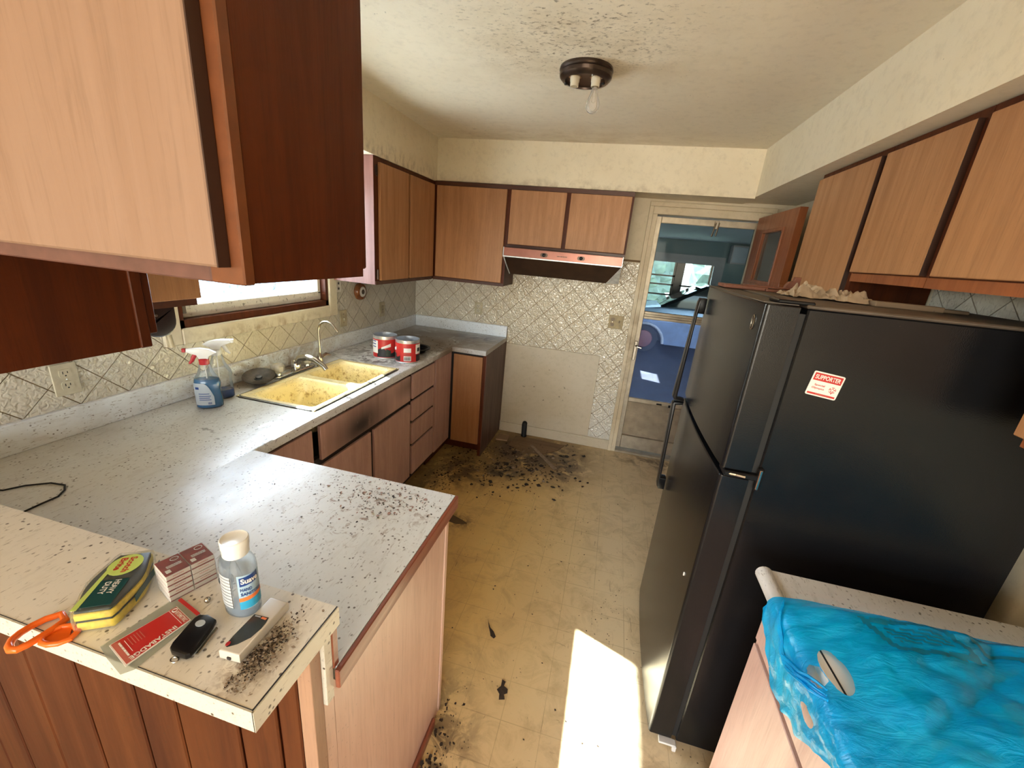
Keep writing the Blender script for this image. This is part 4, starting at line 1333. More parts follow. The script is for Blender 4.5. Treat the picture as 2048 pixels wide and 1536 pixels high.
put('plate', lathe(B(), [(0.008, 0.010), (0.030, 0.006), (0.052, 0.010), (0.072, 0.022), (0.074, 0.024), (0.072, 0.026), (0.052, 0.014), (0.008, 0.014)], (0.118, -1.945, ZC + 0.020), 26, Mt), plain('sooty_metal', (0.10, 0.08, 0.06, 1), 0.4, 0.6, var=0.6, scale=40), t, True)
put('boss', lathe(B(), [(0.016, 0.012), (0.014, 0.022), (0.006, 0.024)], (0.118, -1.945, ZC + 0.020), 14, Mt), M_RIM, t, True)
put('foot', lathe(B(), [(0.030, 0), (0.026, 0.03)], (0.118, -1.945, ZC + 0.001), 16), M_RIM, t, True)

# ------------------------------------------------------------------ spray bottles
def spray_bottle(name, label, c, ang, h, fill, liq, head, trig, label_on):
    t = thing(name, label, 'spray bottle', (c[0], c[1], ZC))
    z0 = ZC + 0.0005
    ca, sa = math.cos(ang), math.sin(ang)

    def turn(bm):
        for v in bm.verts:
            x, y = v.co.x, v.co.y
            v.co.x, v.co.y = c[0] + x * ca - y * sa, c[1] + x * sa + y * ca
        return bm
    prof = [(0.036, 0.0), (0.043, 0.006), (0.044, 0.03), (0.040, 0.075), (0.044, 0.105), (0.040, 0.125), (0.027, 0.150), (0.021, 0.170), (0.0165, 0.19)]
    k = h / 0.19
    prof = [(r, z * k) for r, z in prof]
    put('bottle', turn(lathe(B(), prof, (0, 0, z0), 28, None, 1.12, 0.72, True, True)), M_PET, t, True)
    lp = [(r - 0.002, z + (0.002 if z == 0 else 0)) for r, z in prof if z < fill * k * 0.19]
    lp.append((lp[-1][0] * 0.985, fill * k * 0.19))
    put('liquid', turn(lathe(B(), lp, (0, 0, z0), 28, None, 1.12, 0.72)), liq, t, True)
    zt = z0 + h
    put('collar', turn(lathe(B(), [(0.0175, -0.004), (0.0185, 0.0), (0.0185, 0.018), (0.015, 0.022)], (0, 0, zt), 18)), trig, t, True)
    put('spray_head', turn(prism(B(), [(0.016, 0.018), (0.020, 0.030), (0.046, 0.046), (0.022, 0.060), (-0.010, 0.066), (-0.054, 0.064), (-0.056, 0.050), (-0.022, 0.036), (-0.014, 0.018)], 'y', -0.011, 0.011, bev=0.004, seg=2)), head, t, True)
    for o_ in (t.children[-1],):
        o_.data.transform(Matrix.Translation((0, 0, zt)))
    nz = put('nozzle', turn(prism(B(), [(-0.056, 0.049), (-0.068, 0.050), (-0.068, 0.064), (-0.056, 0.065)], 'y', -0.009, 0.009, bev=0.002)), trig, t)
    nz.data.transform(Matrix.Translation((0, 0, zt)))
    tg = put('trigger', turn(tube(B(), [(-0.026, 0, 0.040), (-0.034, 0, 0.026), (-0.040, 0, 0.012), (-0.050, 0, 0.000)], [0.008, 0.008, 0.007, 0.004], 8)), trig, t, True)
    tg.data.transform(Matrix.Translation((0, 0, zt)))
    put('dip_tube', turn(tube(B(), [(0, 0, zt), (0.004, 0, z0 + 0.01)], 0.0025, 6)), M_WHITE, t)
    if label_on:
        lb = B()
        lw = [(-0.044, 0.018), (0.016, 0.018), (0.022, 0.024), (0.022, 0.060), (0.014, 0.088), (-0.004, 0.104), (-0.044, 0.112)]
        lo_ = []
        # label wrapped on the front face of the bottle
        for (x, z) in lw:
            f = max(0.0, 1 - (x / 0.0492) ** 2)
            lo_.append((x, -0.0322 * math.sqrt(f) - 0.0008, z * k))
        nseg = 10
        grid = []
        for i in range(nseg + 1):
            x = -0.0455 + 0.068 * i / nseg
            y = -0.0322 * math.sqrt(max(0, 1 - (x / 0.0494) ** 2)) - 0.0012
            top = 0.112 if x < -0.01 else 0.112 - (x + 0.01) ** 2 * 55
            grid.append((lb.verts.new((x, y, z0 + 0.018 * k)), lb.verts.new((x, y, z0 + top * k))))
        for a, c2 in zip(grid, grid[1:]):
            lb.faces.new((a[0], c2[0], c2[1], a[1]))
        put('label', turn(lb), M_GREYLABEL, t)
        bm = B()
        for (x0, x1, z) in ((-0.030, 0.008, 0.066), (-0.030, 0.012, 0.056), (-0.030, 0.008, 0.048), (-0.030, 0.012, 0.040)):
            vs = []
            for i in range(5):
                x = x0 + (x1 - x0) * i / 4
                y = -0.0322 * math.sqrt(max(0, 1 - (x / 0.0494) ** 2)) - 0.0016
                vs.append((bm.verts.new((x, y, z0 + z * k)), bm.verts.new((x, y, z0 + (z + 0.003) * k))))
            for a, c2 in zip(vs, vs[1:]): bm.faces.new((a[0], c2[0], c2[1], a[1]))
        for x in [0.0 + 0.0022 * q for q in range(6)]:
            y = -0.0322 * math.sqrt(max(0, 1 - (x / 0.0494) ** 2)) - 0.0016
            f = [bm.verts.new(p) for p in ((x, y, z0 + 0.022 * k), (x + 0.0013, y, z0 + 0.022 * k), (x + 0.0013, y, z0 + 0.031 * k), (x, y, z0 + 0.031 * k))]
            bm.faces.new(f)
        for (x, z) in ((-0.034, 0.096),):
            y = -0.0322 * math.sqrt(max(0, 1 - (x / 0.0494) ** 2)) - 0.0016
            f = [bm.verts.new(p) for p in ((x - 0.006, y + 0.004, z0 + (z - 0.010) * k), (x + 0.007, y - 0.004, z0 + (z - 0.010) * k), (x + 0.007, y - 0.004, z0 + z * k), (x - 0.006, y + 0.004, z0 + z * k))]
            bm.faces.new(f)
        put('label_print', turn(bm), M_BLUELABEL, t)
    return t


spray_bottle('spray_bottle', 'spray bottle of blue cleaner with a red and white trigger head', (0.178, -2.268), math.radians(40), 0.195, 0.66, M_BLUE, M_WHITE, M_REDPL, True)
spray_bottle('spray_bottle', 'nearly empty clear spray bottle with a white trigger head, behind the blue one', (0.128, -2.165), math.radians(225), 0.205, 0.20, M_BLUE2, M_WHITE, M_WHITE, False)

# ------------------------------------------------------------------ coffee cans
def can(label, c, r, h, rot):
    t = thing('coffee_can', label, 'can', (c[0], c[1], ZC), 'empty red cans by the sink')
    z0 = ZC + 0.001
    put('tin', lathe(B(), [(r, 0), (r + 0.002, 0.003), (r, 0.006), (r, h - 0.012), (r + 0.001, h - 0.008), (r, h - 0.004), (r + 0.002, h), (r - 0.003, h), (r - 0.003, 0.006)], (c[0], c[1], z0), 44), M_TIN, t, True, 50)
    put('wrapper', lathe(B(), [(r + 0.0012, 0.008), (r + 0.0012, h - 0.022)], (c[0], c[1], z0), 44, None, 1, 1, False, False), M_RED, t, True)

    def patch(name, a0, a1, pz, mat, lift=0.0024, n=8):
        bm = B()
        a0, a1 = rot + math.radians(a0), rot + math.radians(a1)
        cols = []
        for i in range(n + 1):
            f = i / n
            a = a0 + (a1 - a0) * f
            lo, hi = pz(f)
            cols.append([bm.verts.new((c[0] + (r + lift) * math.cos(a), c[1] + (r + lift) * math.sin(a), z0 + z)) for z in (lo, hi)])
        for p, q in zip(cols, cols[1:]):
            bm.faces.new((p[0], q[0], q[1], p[1]))
        return put(name, bm, mat, t)

    patch('coffee_picture', -150, -60, lambda f: (0.012, 0.055 + 0.018 * math.sin(f * 6)), M_KPRINT, 0.0021)
    patch('white_swoosh', -128, -84, lambda f: (0.066 + 0.016 * f, 0.078 + 0.026 * f), M_WPRINT, 0.0027)
    patch('white_panel', -190, -146, lambda f: (0.036, h - 0.030), M_WPRINT)
    patch('cup_picture', -106, -84, lambda f: (0.018, 0.068 - 0.012 * f), plain('dark_green_picture', (0.05, 0.07, 0.05, 1), 0.4, var=0.7, scale=120), 0.0030)
    for q in range(3):
        patch('print_line', -184, -156, lambda f: (0.075 + 0.018 * q, 0.081 + 0.018 * q), M_BLUELABEL, 0.0030)
    patch('white_sticker', -42, -8, lambda f: (0.072, 0.100), M_WPRINT)
    patch('white_barcode_field', -42, -8, lambda f: (0.016, 0.048), M_WPRINT)
    for q in range(9):
        patch('barcode_bar', -39 + 3.2 * q, -39 + 3.2 * q + (1.6 if q % 3 else 2.2), lambda f: (0.021, 0.043), M_KPRINT, 0.0031, 1)
    for q in range(3):
        patch('print_line', -40, -12, lambda f: (0.053 + 0.006 * q, 0.0545 + 0.006 * q), M_FADEDRED, 0.0030)
    patch('white_panel', 15, 58, lambda f: (0.06, h - 0.028), M_WPRINT)
    patch('print_block', 24, 46, lambda f: (0.075, 0.100), M_KPRINT, 0.003)
    patch('coffee_picture', 18, 55, lambda f: (0.012, 0.055), M_KPRINT, 0.0028)


can('red coffee can nearer the sink, the left of the two on the stained worktop', (0.362, -1.150), 0.077, 0.150, math.radians(50))
can('red coffee can at the worktop front edge, the right of the two by the sink', (0.535, -1.170), 0.077, 0.150, math.radians(-38))
# black burner pan behind the cans
t = thing('burner_pan', 'round black burner pan lying behind the red coffee cans', 'pan', (0.45, -0.93, ZC))
put('pan', lathe(B(), [(0.02, 0.004), (0.07, 0.004), (0.095, 0.028), (0.105, 0.030), (0.105, 0.033), (0.093, 0.033), (0.066, 0.009), (0.02, 0.009)], (0.47, -0.93, ZC), 30), M_BLACKPL, t, True)
put('rim', lathe(B(), [(0.106, 0.028), (0.109, 0.031), (0.106, 0.035)], (0.47, -0.93, ZC), 30, None, 1, 1, False, False), M_BLACKPL, t, True)

# ------------------------------------------------------------------ refrigerator
def weighted(o):
    m = o.modifiers.new('weighted', 'WEIGHTED_NORMAL')
    m.keep_sharp = True
    return o


fr = thing('refrigerator', 'black top-freezer refrigerator standing against the right wall', 'refrigerator', (2.55, -2.05, 0.0))
FY0, FY1 = -2.410, -1.704


def door_profile(y0, y1, xb):
    pts = []
    n = 24
    yc, hw = (y0 + y1) / 2, (y1 - y0) / 2
    for i in range(n + 1):
        f = -1 + 2 * i / n
        y = yc + f * hw
        x = 2.162 - 0.013 * (1 - f * f)
        pts.append((x, y))
    r = 0.010
    arc = [(2.162 + r - r * math.sin(a), y0 + r - r * math.cos(a)) for a in [math.radians(q) for q in range(0, 91, 15)]]
    pts = arc + pts[2:-2] + [(x, y0 + y1 - y) for x, y in reversed(arc)]
    return pts + [(xb, y1), (xb, y0)]


box('body', M_BLACK, fr, 2.260, 2.905, -2.405, FY1 + 0.004, 0.025, 1.600, bev=0.004)
box('top_panel', M_FTOP, fr, 2.255, 2.908, -2.408, FY1 + 0.002, 1.600, 1.609, bev=0.003)
box('gasket', M_RUBBER, fr, 2.240, 2.262, -2.398, FY1 + 0.010, 0.04, 1.585)
weighted(put('freezer_door', prism(B(), door_profile(FY0, FY1, 2.241), 'z', 1.136, 1.604, bev=0.005, seg=2), M_BLACK, fr, True, 50))
weighted(put('lower_door', prism(B(), door_profile(FY0, FY1, 2.241), 'z', 0.035, 1.116, bev=0.005, seg=2), M_BLACK, fr, True, 50))
box('door_top_cap', M_FTOP, fr, 2.158, 2.240, FY0 + 0.012, FY1 - 0.012, 1.604, 1.6065)
# handles
hd = put('freezer_handle', prism(B(), [(2.104, 1.132), (2.112, 1.122), (2.152, 1.118), (2.152, 1.128), (2.120, 1.132), (2.128, 1.496), (2.152, 1.496), (2.152, 1.556), (2.127, 1.556), (2.122, 1.54)], 'y', -1.784, -1.740, bev=0.004, seg=2), M_BLACKPL, fr, True, 30)
hd = put('lower_handle', prism(B(), [(2.108, 1.104), (2.114, 1.112), (2.152, 1.116), (2.152, 1.106), (2.122, 1.100), (2.128, 0.742), (2.152, 0.742), (2.152, 0.686), (2.126, 0.686), (2.118, 0.70)], 'y', -1.784, -1.740, bev=0.004, seg=2), M_BLACKPL, fr, True, 30)
bm = B()
bx(bm, 2.170, 2.268, -2.418, -2.36, 1.1175, 1.1345, bev=0.003)
bx(bm, 2.256, 2.270, -2.420, -2.405, 1.088, 1.158, bev=0.003)
put('middle_hinge', bm, M_BLACKPL, fr)
bm = B()
tube(bm, [(2.180, -2.413, 1.126), (2.20, -2.4195, 1.128), (2.225, -2.4195, 1.126)], 0.004, 8)
put('hinge_pin', bm, M_CHROME, fr)
box('hinge_plate', M_CHROME, fr, 2.258, 2.266, -2.4215, -2.412, 1.092, 1.154, bev=0.002)
bm = B(); bx(bm, 2.19, 2.275, -2.40, -2.33, 1.6065, 1.616, bev=0.003)
put('top_hinge_cover', bm, M_BLACKPL, fr)
put('door_badge', tube(B(), [(2.1575, -2.358 + 0.010 * math.cos(a), 1.548 + 0.019 * math.sin(a)) for a in [math.radians(d) for d in range(0, 360, 20)]], 0.0012, 5, closed=True), M_STEEL, fr)
put('paint_chip', prism(B(), ell(0.0035, 0.007, -2.352, 0.707, 10), 'x', 2.1555, 2.160), M_WPRINT, fr)
bm = B()
bx(bm, 2.20, 2.26, -2.425, -2.40, 0.018, 0.026, bev=0.002); bx(bm, 2.248, 2.262, -2.428, -2.40, 0.0, 0.024, bev=0.002)
put('levelling_leg', bm, M_WHITE, fr)
bm = B()
for (x, y) in ((2.30, -1.75), (2.85, -2.36), (2.85, -1.75)):
    lathe(bm, [(0.018, 0.0), (0.018, 0.03)], (x, y, 0.0), 12)
put('feet', bm, M_BLACKPL, fr)['kind'] = 'stuff'

# magnet on its side
mg = thing('fridge_magnet', 'red and white square supporter magnet on the side of the black refrigerator', 'magnet', (2.348, -2.4055, 1.383))
MO, MX, MY = (2.348, -2.4058, 1.4145), (0.072, 0, -0.0085), (0.0045, 0, 0.0635)
W_, H_ = 0.0725, 0.0640
put('card', place(flat(rect(W_, H_, r=0.004), 0.0012), MO, MX, MY), M_WPRINT, mg)
put('red_band', place(flat(rect(W_ - 0.007, 0.0200, 0, 0.0185)), MO, MX, MY, 0.0013), M_RED, mg)
put('red_strip', place(flat(rect(W_ - 0.007, 0.0050, 0, -0.0262)), MO, MX, MY, 0.0013), M_RED, mg)


def mtext(s, w, h, cx, cy, mat, bold=0.0, name='lettering'):
    bm = text_bm(s, width=w, height=h, bold=bold)
    for v in bm.verts: v.co.x += cx; v.co.y += cy
    return put(name, place(bm, MO, MX, MY, 0.0020), mat, mg)


mtext('SUPPORTER', 0.059, 0.0115, 0, 0.0185, M_WPRINT, 0.02)
mtext('Special', 0.0245, 0.0065, -0.012, -0.003, M_RED, 0.015)
mtext('Olympics', 0.0295, 0.0070, -0.013, -0.0115, M_RED, 0.015)
put('small_print', place(dashes(0.030, 0.0016), Vector(MO) + Vector(MY).normalized() * -0.0262, MX, MY, 0.0018), M_FADEDRED, mg)
bm = B()
for k in range(5):      # ring of little figures with raised arms
    a = math.pi / 2 + k * 2 * math.pi / 5
    c, s_ = math.cos(a), math.sin(a)
    prism(bm, ell(0.0016, 0.0016, 0.0205 + 0.0042 * c, -0.008 + 0.0042 * s_, 10), 'z', 0, 0.0003)
    arc = [(0.0205 + 0.0082 * math.cos(a + d), -0.008 + 0.0082 * math.sin(a + d)) for d in [math.radians(q) for q in range(-26, 27, 13)]]
    arc2 = [(0.0205 + 0.0068 * math.cos(a + d), -0.008 + 0.0068 * math.sin(a + d)) for d in [math.radians(q) for q in range(26, -27, -13)]]
    prism(bm, arc + arc2, 'z', 0, 0.0003)
prism(bm, [(0.0192, -0.013), (0.0218, -0.013), (0.0212, -0.019), (0.0198, -0.019)], 'z', 0, 0.0003)
put('emblem', place(bm, MO, MX, MY, 0.0013), M_RED, mg)

# things lying on top of it
ZF = 1.609
t = thing('wooden_board', 'flat reddish wooden board at the far edge of the refrigerator top', 'board', (2.36, -1.78, ZF))
put('plank', bx(B(), 2.19, 2.34, -1.83, -1.715, ZF + 0.0005, ZF + 0.0135, bev=0.002), M_CEDAR, t)
put('batten', bx(B(), 2.33, 2.45, -1.85, -1.725, ZF + 0.0005, ZF + 0.010, bev=0.002), M_CEDAR, t)
put('batten', bx(B(), 2.27, 2.44, -1.80, -1.735, ZF + 0.0135, ZF + 0.0175, bev=0.001), M_CEDAR, t)
t = thing('wooden_block', 'small notched reddish wooden block standing at the back of the refrigerator top', 'block', (2.45, -1.74, ZF))
put('block', prism(B(), [(2.425, ZF + 0.0008), (2.475, ZF + 0.0008), (2.475, ZF + 0.06), (2.455, ZF + 0.06), (2.452, ZF + 0.045), (2.437, ZF + 0.040), (2.428, ZF + 0.025)], 'y', -1.735, -1.712, bev=0.002), M_CEDAR, t)
put('wedge', prism(B(), [(2.43, ZF + 0.0008), (2.47, ZF + 0.0008), (2.45, ZF + 0.012)], 'y', -1.765, -1.735), M_CEDAR, t)
from mathutils import noise as mnoise
bm = B()
NX, NY = 46, 26
gv = [[None] * (NY + 1) for _ in range(NX + 1)]
for i in range(NX + 1):
    for j in range(NY + 1):
        u, v = i / NX, j / NY
        x, y = 2.33 + 0.25 * u, -2.10 + 0.15 * v + 0.02 * math.sin(u * 7)
        e = min(1, 5 * min(u, 1 - u, v, 1 - v) + 0.12)
        r_ = abs(mnoise.noise(Vector((u * 6, v * 3.2, 1.7)))) + 0.75 * abs(mnoise.noise(Vector((u * 13, v * 7, 4.1))))
        h = e * (0.007 + 0.060 * r_ * (1 - 0.55 * u))
        gv[i][j] = bm.verts.new((x + 0.012 * mnoise.noise(Vector((u * 4, v * 4, 9))), y, ZF + 0.001 + h))
for i in range(NX):
    for j in range(NY):
        bm.faces.new((gv[i][j], gv[i + 1][j], gv[i + 1][j + 1], gv[i][j + 1]))
tag(put('paper_rag', bm, M_PAPER, None, True, 12), 'crumpled tan paper rag lying on top of the refrigerator', 'rag')
t = thing('wood_strip', 'flat grey-brown wooden strip on the refrigerator top under the middle wall cabinet', 'board', (2.62, -2.12, ZF))
put('strip', bx(B(), 2.53, 2.70, -2.145, -2.10, ZF + 0.0005, ZF + 0.016, bev=0.002), M_GREYWOOD, t)
put('backing', bx(B(), 2.60, 2.79, -2.10, -2.06, ZF + 0.0005, ZF + 0.010, bev=0.002), M_GREYWOOD, t)

# ------------------------------------------------------------------ blue plastic bag on the right worktop
def interp(x, tab):
    for (a, va), (b, vb) in zip(tab, tab[1:]):
        if a <= x <= b or a >= x >= b:
            return va + (vb - va) * (x - a) / (b - a)
    return tab[0][1] if abs(x - tab[0][0]) < abs(x - tab[-1][0]) else tab[-1][1]


FLAP = [(-2.60, 0.0), (-2.64, 0.03), (-2.67, 0.055), (-2.76, 0.118), (-2.83, 0.112), (-2.86, 0.10), (-2.885, 0.108), (-2.93, 0.07), (-2.985, 0.028), (-3.10, 0.03), (-3.40, 0.03)]


def bag_h(x, y):
    fx = max(0, min(1, (x - 2.285) / 0.12))
    fy = max(0, min(1, (-2.603 - y) / 0.085))
    body = 0.042 * (fy * fy * (3 - 2 * fy)) * (0.40 + 0.60 * fx)
    p = Vector((x * 3 + y * 1.5, y * 7 - x * 5, 0.3))
    fold = 0.034 * abs(mnoise.noise(p * 0.8)) + 0.014 * abs(mnoise.noise(p * 2.7)) + 0.004 * abs(mnoise.noise(p * 6.5))
    h = body + fold * (0.25 + 0.75 * fy) * (0.45 + 0.55 * fx)
    h += 0.020 * math.exp(-(((x - 2.62) / 0.22) ** 2 + ((y + 2.95) / 0.16) ** 2))
    return 0.9195 + h * min(1, fy * 6 + 0.03) + 0.003 * (fy > 0)


def bag_pt(s, y):
    """s runs leftwards over the worktop, past its rolled edge and down the front"""
    x = 2.925 - s
    if x >= 2.305:
        return Vector((x, y, bag_h(x, y)))
    L = interp(y, FLAP)
    over = 2.305 - x                      # 0 .. 1 mapped length of the hanging part
    f = over / 0.15
    d = f * (L + 0.034)
    top = bag_h(2.305, y)
    puff = 0.008 + 0.010 * abs(mnoise.noise(Vector((y * 16, f * 3, 2)))) + 0.006 * mnoise.noise(Vector((y * 40, f * 6, 5)))
    if d < 0.034:
        a = d / 0.034 * math.pi / 2
        return Vector((2.305 - (0.030 + puff * 0.6) * math.sin(a), y, top - 0.030 * (1 - math.cos(a))))
    return Vector((2.275 - puff * (0.6 + 0.4 * min(1, f)), y, top - 0.030 - (d - 0.034)))


NS, NV = 150, 150
smax = 2.925 - 2.305 + 0.15
S0 = [smax * i / NS for i in range(NS + 1)]
YV = [-2.603 - 0.74 * j / NV for j in range(NV + 1)]


def far_edge(x):
    return interp(x, [(2.925, 0.0), (2.75, -0.006), (2.45, -0.012), (2.36, -0.028), (2.305, -0.034), (2.10, -0.034)])


bm = B()
gv = [[bm.verts.new(bag_pt(S0[i], YV[j] + (far_edge(2.925 - S0[i]) * (1 - j / NV)))) for j in range(NV + 1)] for i in range(NS + 1)]
PR = []


def in_hole(p):
    if p.z > 0.90:
        a = Vector((p.x - 2.318, p.y + 2.842))
        if (a.x / 0.022) ** 2 + (a.y / 0.050) ** 2 < 1: return True
        a = Vector((p.x - 2.281, p.y + 2.856))
        if (a.x / 0.009) ** 2 + (a.y / 0.026) ** 2 < 1: return True
    a = Vector((p.y + 2.893, p.z - 0.885))
    return p.x < 2.285 and (a.x / 0.024) ** 2 + (a.y / 0.012) ** 2 < 1


def in_print(p):
    x, y = p.x, p.y
    # a flat printed frame, lines and a lower mark
    u, v = (x - 2.52) + 0.35 * (y + 2.72), (y + 2.72) - 0.15 * (x - 2.52)
    fr_ = (abs(u) < 0.085 and abs(v) < 0.045) and not (abs(u) < 0.070 and abs(v) < 0.032)
    inner = abs(u) < 0.055 and abs(v) < 0.020 and (int((v + 0.05) * 240) % 2 == 0)
    u2, v2 = (x - 2.72), (y + 2.69)
    fr2 = abs(u2) < 0.09 and abs(v2) < 0.035 and not (abs(u2) < 0.075 and abs(v2) < 0.022)
    u3, v3 = (x - 2.47), (y + 3.08)
    fr3 = abs(u3) < 0.07 and abs(v3) < 0.03
    return fr_ or inner or fr2 or fr3


pf = []
for i in range(NS):
    for j in range(NV):
        q = (gv[i][j], gv[i + 1][j], gv[i + 1][j + 1], gv[i][j + 1])
        c = (q[0].co + q[1].co + q[2].co + q[3].co) / 4
        if in_hole(c): continue
        bm.faces.new(q)
        if c.z > 0.915 and in_print(c): pf.append([v.co + Vector((0, 0, 0.0009)) for v in q])
for v in [v for v in bm.verts if not v.link_faces]: bm.verts.remove(v)
for v in {v for e in bm.edges if len(e.link_faces) == 1 for v in e.verts}:      # smooth rims round the handle holes
    for (i0, i1, c0, c1, r0, r1, ok) in ((0, 1, 2.318, -2.842, 0.022, 0.050, v.co.z > 0.9), (0, 1, 2.281, -2.856, 0.009, 0.026, v.co.z > 0.9), (1, 2, -2.893, 0.885, 0.024, 0.012, v.co.x < 2.285)):
        a_, b_ = (v.co[i0] - c0) / r0, (v.co[i1] - c1) / r1
        q_ = math.hypot(a_, b_)
        if ok and 0.55 < q_ < 1.6:
            v.co[i0], v.co[i1] = c0 + a_ / q_ * r0, c1 + b_ / q_ * r1
            break
bmesh.ops.recalc_face_normals(bm, faces=bm.faces)
bag = thing('plastic_bag', 'teal blue plastic carrier bag spilling over the right worktop edge', 'bag', (2.6, -2.95, ZC))
put('bag_film', bm, M_BAG, bag, True, 60)
for lo_, hi_ in ((2.0, 2.615), (2.615, 3.0)):
    bm = B()
    for q in pf:
        if lo_ <= q[0].x < hi_: bm.faces.new([bm.verts.new(p) for p in q])
    bmesh.ops.remove_doubles(bm, verts=bm.verts, dist=1e-5)
    put('bag_print', bm, M_BAGPRINT, bag, True, 60)['kind'] = 'stuff'
bm = B()
for k in range(3):
    pts = [bag_pt(2.925 - 2.305 + 0.012 + 0.004 * k + 0.05 * (1 - abs(2 * i / 14 - 1)), -2.66 - 0.23 * i / 14 - 0.01 * k) + Vector((-0.003, 0, 0.004)) for i in range(15)]
    tube(bm, pts, [0.002 + 0.003 * math.sin(math.pi * i / 14) for i in range(15)], 6)
put('handle_fold', bm, M_BAG, bag, True)['kind'] = 'stuff'
t = thing('white_carton', 'white flat carton with a black line showing through the bag handle hole', 'carton', (2.42, -2.83, ZC))
put('carton', bx(B(), 2.300, 2.54, -2.92, -2.72, ZC + 0.0008, ZC + 0.026, bev=0.002), M_WPRINT, t)
put('black_line', place(flat(rect(0.004, 0.19)), (2.318, -2.82, ZC + 0.026), (1, 0.06, 0), (-0.06, 1, 0), 0.0002), M_KPRINT, t)

# ------------------------------------------------------------------ ceiling lamp
t = thing('ceiling_lamp', 'round dark bronze ceiling lamp base with two sockets and one bulb', 'lamp', (1.528, -1.50, 2.35))
LC = (1.528, -1.50, CEIL)
put('canopy', lathe(B(), [(0.112, 0.0), (0.114, -0.010), (0.108, -0.016), (0.112, -0.022), (0.110, -0.034), (0.100, -0.044), (0.086, -0.047), (0.084, -0.040), (0.03, -0.036)], LC, 44), M_BRONZE, t, True, 35)
for sx, sy in ((-0.040, -0.030), (0.048, -0.026)):
    sk = put('socket', lathe(B(), [(0.021, -0.034), (0.020, -0.055), (0.018, -0.060), (0.018, -0.074), (0.015, -0.075), (0.014, -0.05)], (LC[0] + sx, LC[1] + sy, CEIL), 18), M_CERAMIC, t, True)
    put('socket_ring', lathe(B(), [(0.027, -0.036), (0.026, -0.041), (0.020, -0.041)], (LC[0] + sx, LC[1] + sy, CEIL), 18), M_STEEL, sk, True)
bc = (LC[0] + 0.048, LC[1] - 0.026, CEIL - 0.072)
bl = put('bulb', lathe(B(), [(0.012, 0), (0.013, -0.014), (0.016, -0.026), (0.025, -0.048), (0.0295, -0.066), (0.028, -0.082), (0.020, -0.094), (0.008, -0.100)], bc, 24), M_GLASSBULB, t, True)
put('screw_base', lathe(B(), [(0.0125, 0.006), (0.0125, -0.010)], bc, 16), M_STEEL, bl, True)
bm = B()
tube(bm, [(bc[0] - 0.004, bc[1], bc[2] - 0.01), (bc[0] - 0.008, bc[1], bc[2] - 0.055), (bc[0], bc[1] + 0.004, bc[2] - 0.060), (bc[0] + 0.008, bc[1], bc[2] - 0.055), (bc[0] + 0.004, bc[1], bc[2] - 0.01)], 0.0008, 5)
put('filament', bm, M_STEEL, bl)
for ax in (0.075, -0.085):
    put('canopy_screw', lathe(B(), [(0.007, -0.044), (0.006, -0.052)], (LC[0] + ax, LC[1] + 0.02, CEIL), 10), M_BLACKPL, t)

# ------------------------------------------------------------------ outlets, switches, wall bits
def plate(name, label, cat, o, ux, w, h, mat, slots, group=None):
    """wall plate centred at o, in-plane axis ux (other axis is z); slots draws its face"""
    t = thing(name, label, cat, o, group)
    uy = (0, 0, 1)
    put('cover', place(prism(B(), rect(w, h, r=0.004), 'z', 0.0006, 0.006, bev=0.0015), o, ux, uy), mat, t)
    slots(t, o, ux, uy)
    return t


def receptacle(t, o, ux, uy, cx=0.0, mat=None):
    for s in (1, -1):
        fc = put('receptacle', place(prism(B(), rect(0.034, 0.029, cx, s * 0.0215, 0.008), 'z', 0.006, 0.008), o, ux, uy), mat or M_IVORY, t)
        bm = B()
        prism(bm, rect(0.0024, 0.009, cx - 0.0065, s * 0.0215 + 0.003), 'z', 0.0081, 0.0084)
        prism(bm, rect(0.0024, 0.007, cx + 0.0065, s * 0.0215 + 0.003), 'z', 0.0081, 0.0084)
        prism(bm, ell(0.0026, 0.0026, cx, s * 0.0215 - 0.008, 10), 'z', 0.0081, 0.0084)
        stuff(put('slots', place(bm, o, ux, uy), M_KPRINT, fc))
    put('screw', place(prism(B(), ell(0.003, 0.003, cx, 0, 10), 'z', 0.006, 0.0075), o, ux, uy), M_STEEL, t)


XT = 0.0055
plate('outlet', 'ivory double wall outlet under the dark cabinet at far left', 'outlet', (XT, -2.630, 1.119), (0, 1, 0), 0.073, 0.112, M_IVORY, receptacle)


def toggle(t, o, ux, uy):
    put('toggle', place(prism(B(), rect(0.009, 0.018, 0, -0.006), 'z', 0.006, 0.016, bev=0.002), o, ux, uy), M_IVORY, t)
    bm = B()
    prism(bm, ell(0.003, 0.003, 0, 0.030, 10), 'z', 0.006, 0.0075); prism(bm, ell(0.003, 0.003, 0, -0.030, 10), 'z', 0.006, 0.0075)
    stuff(put('screws', place(bm, o, ux, uy), M_KPRINT, t))


plate('light_switch', 'yellowed toggle switch plate right of the kitchen window', 'switch', (XT, -1.094, 1.124), (0, 1, 0), 0.074, 0.114, M_CREAMPL, toggle)


def rocker(t, o, ux, uy):
    put('rocker', place(prism(B(), rect(0.030, 0.062), 'z', 0.006, 0.010, bev=0.002), o, ux, uy), plain('tan_plastic', (0.36, 0.30, 0.19, 1), 0.4), t)
    put('rocker_slit', place(flat(rect(0.026, 0.002)), o, ux, uy, 0.0102), M_KPRINT, t)


plate('light_switch', 'tan rocker switch plate on the left wall near the back corner', 'switch', (XT, -0.594, 1.130), (0, 1, 0), 0.074, 0.116, M_CREAMPL, rocker)
plate('outlet', 'cream outlet on the back wall above the corner worktop', 'outlet', (0.628, -XT, 1.146), (1, 0, 0), 0.072, 0.110, M_CREAMPL, receptacle)


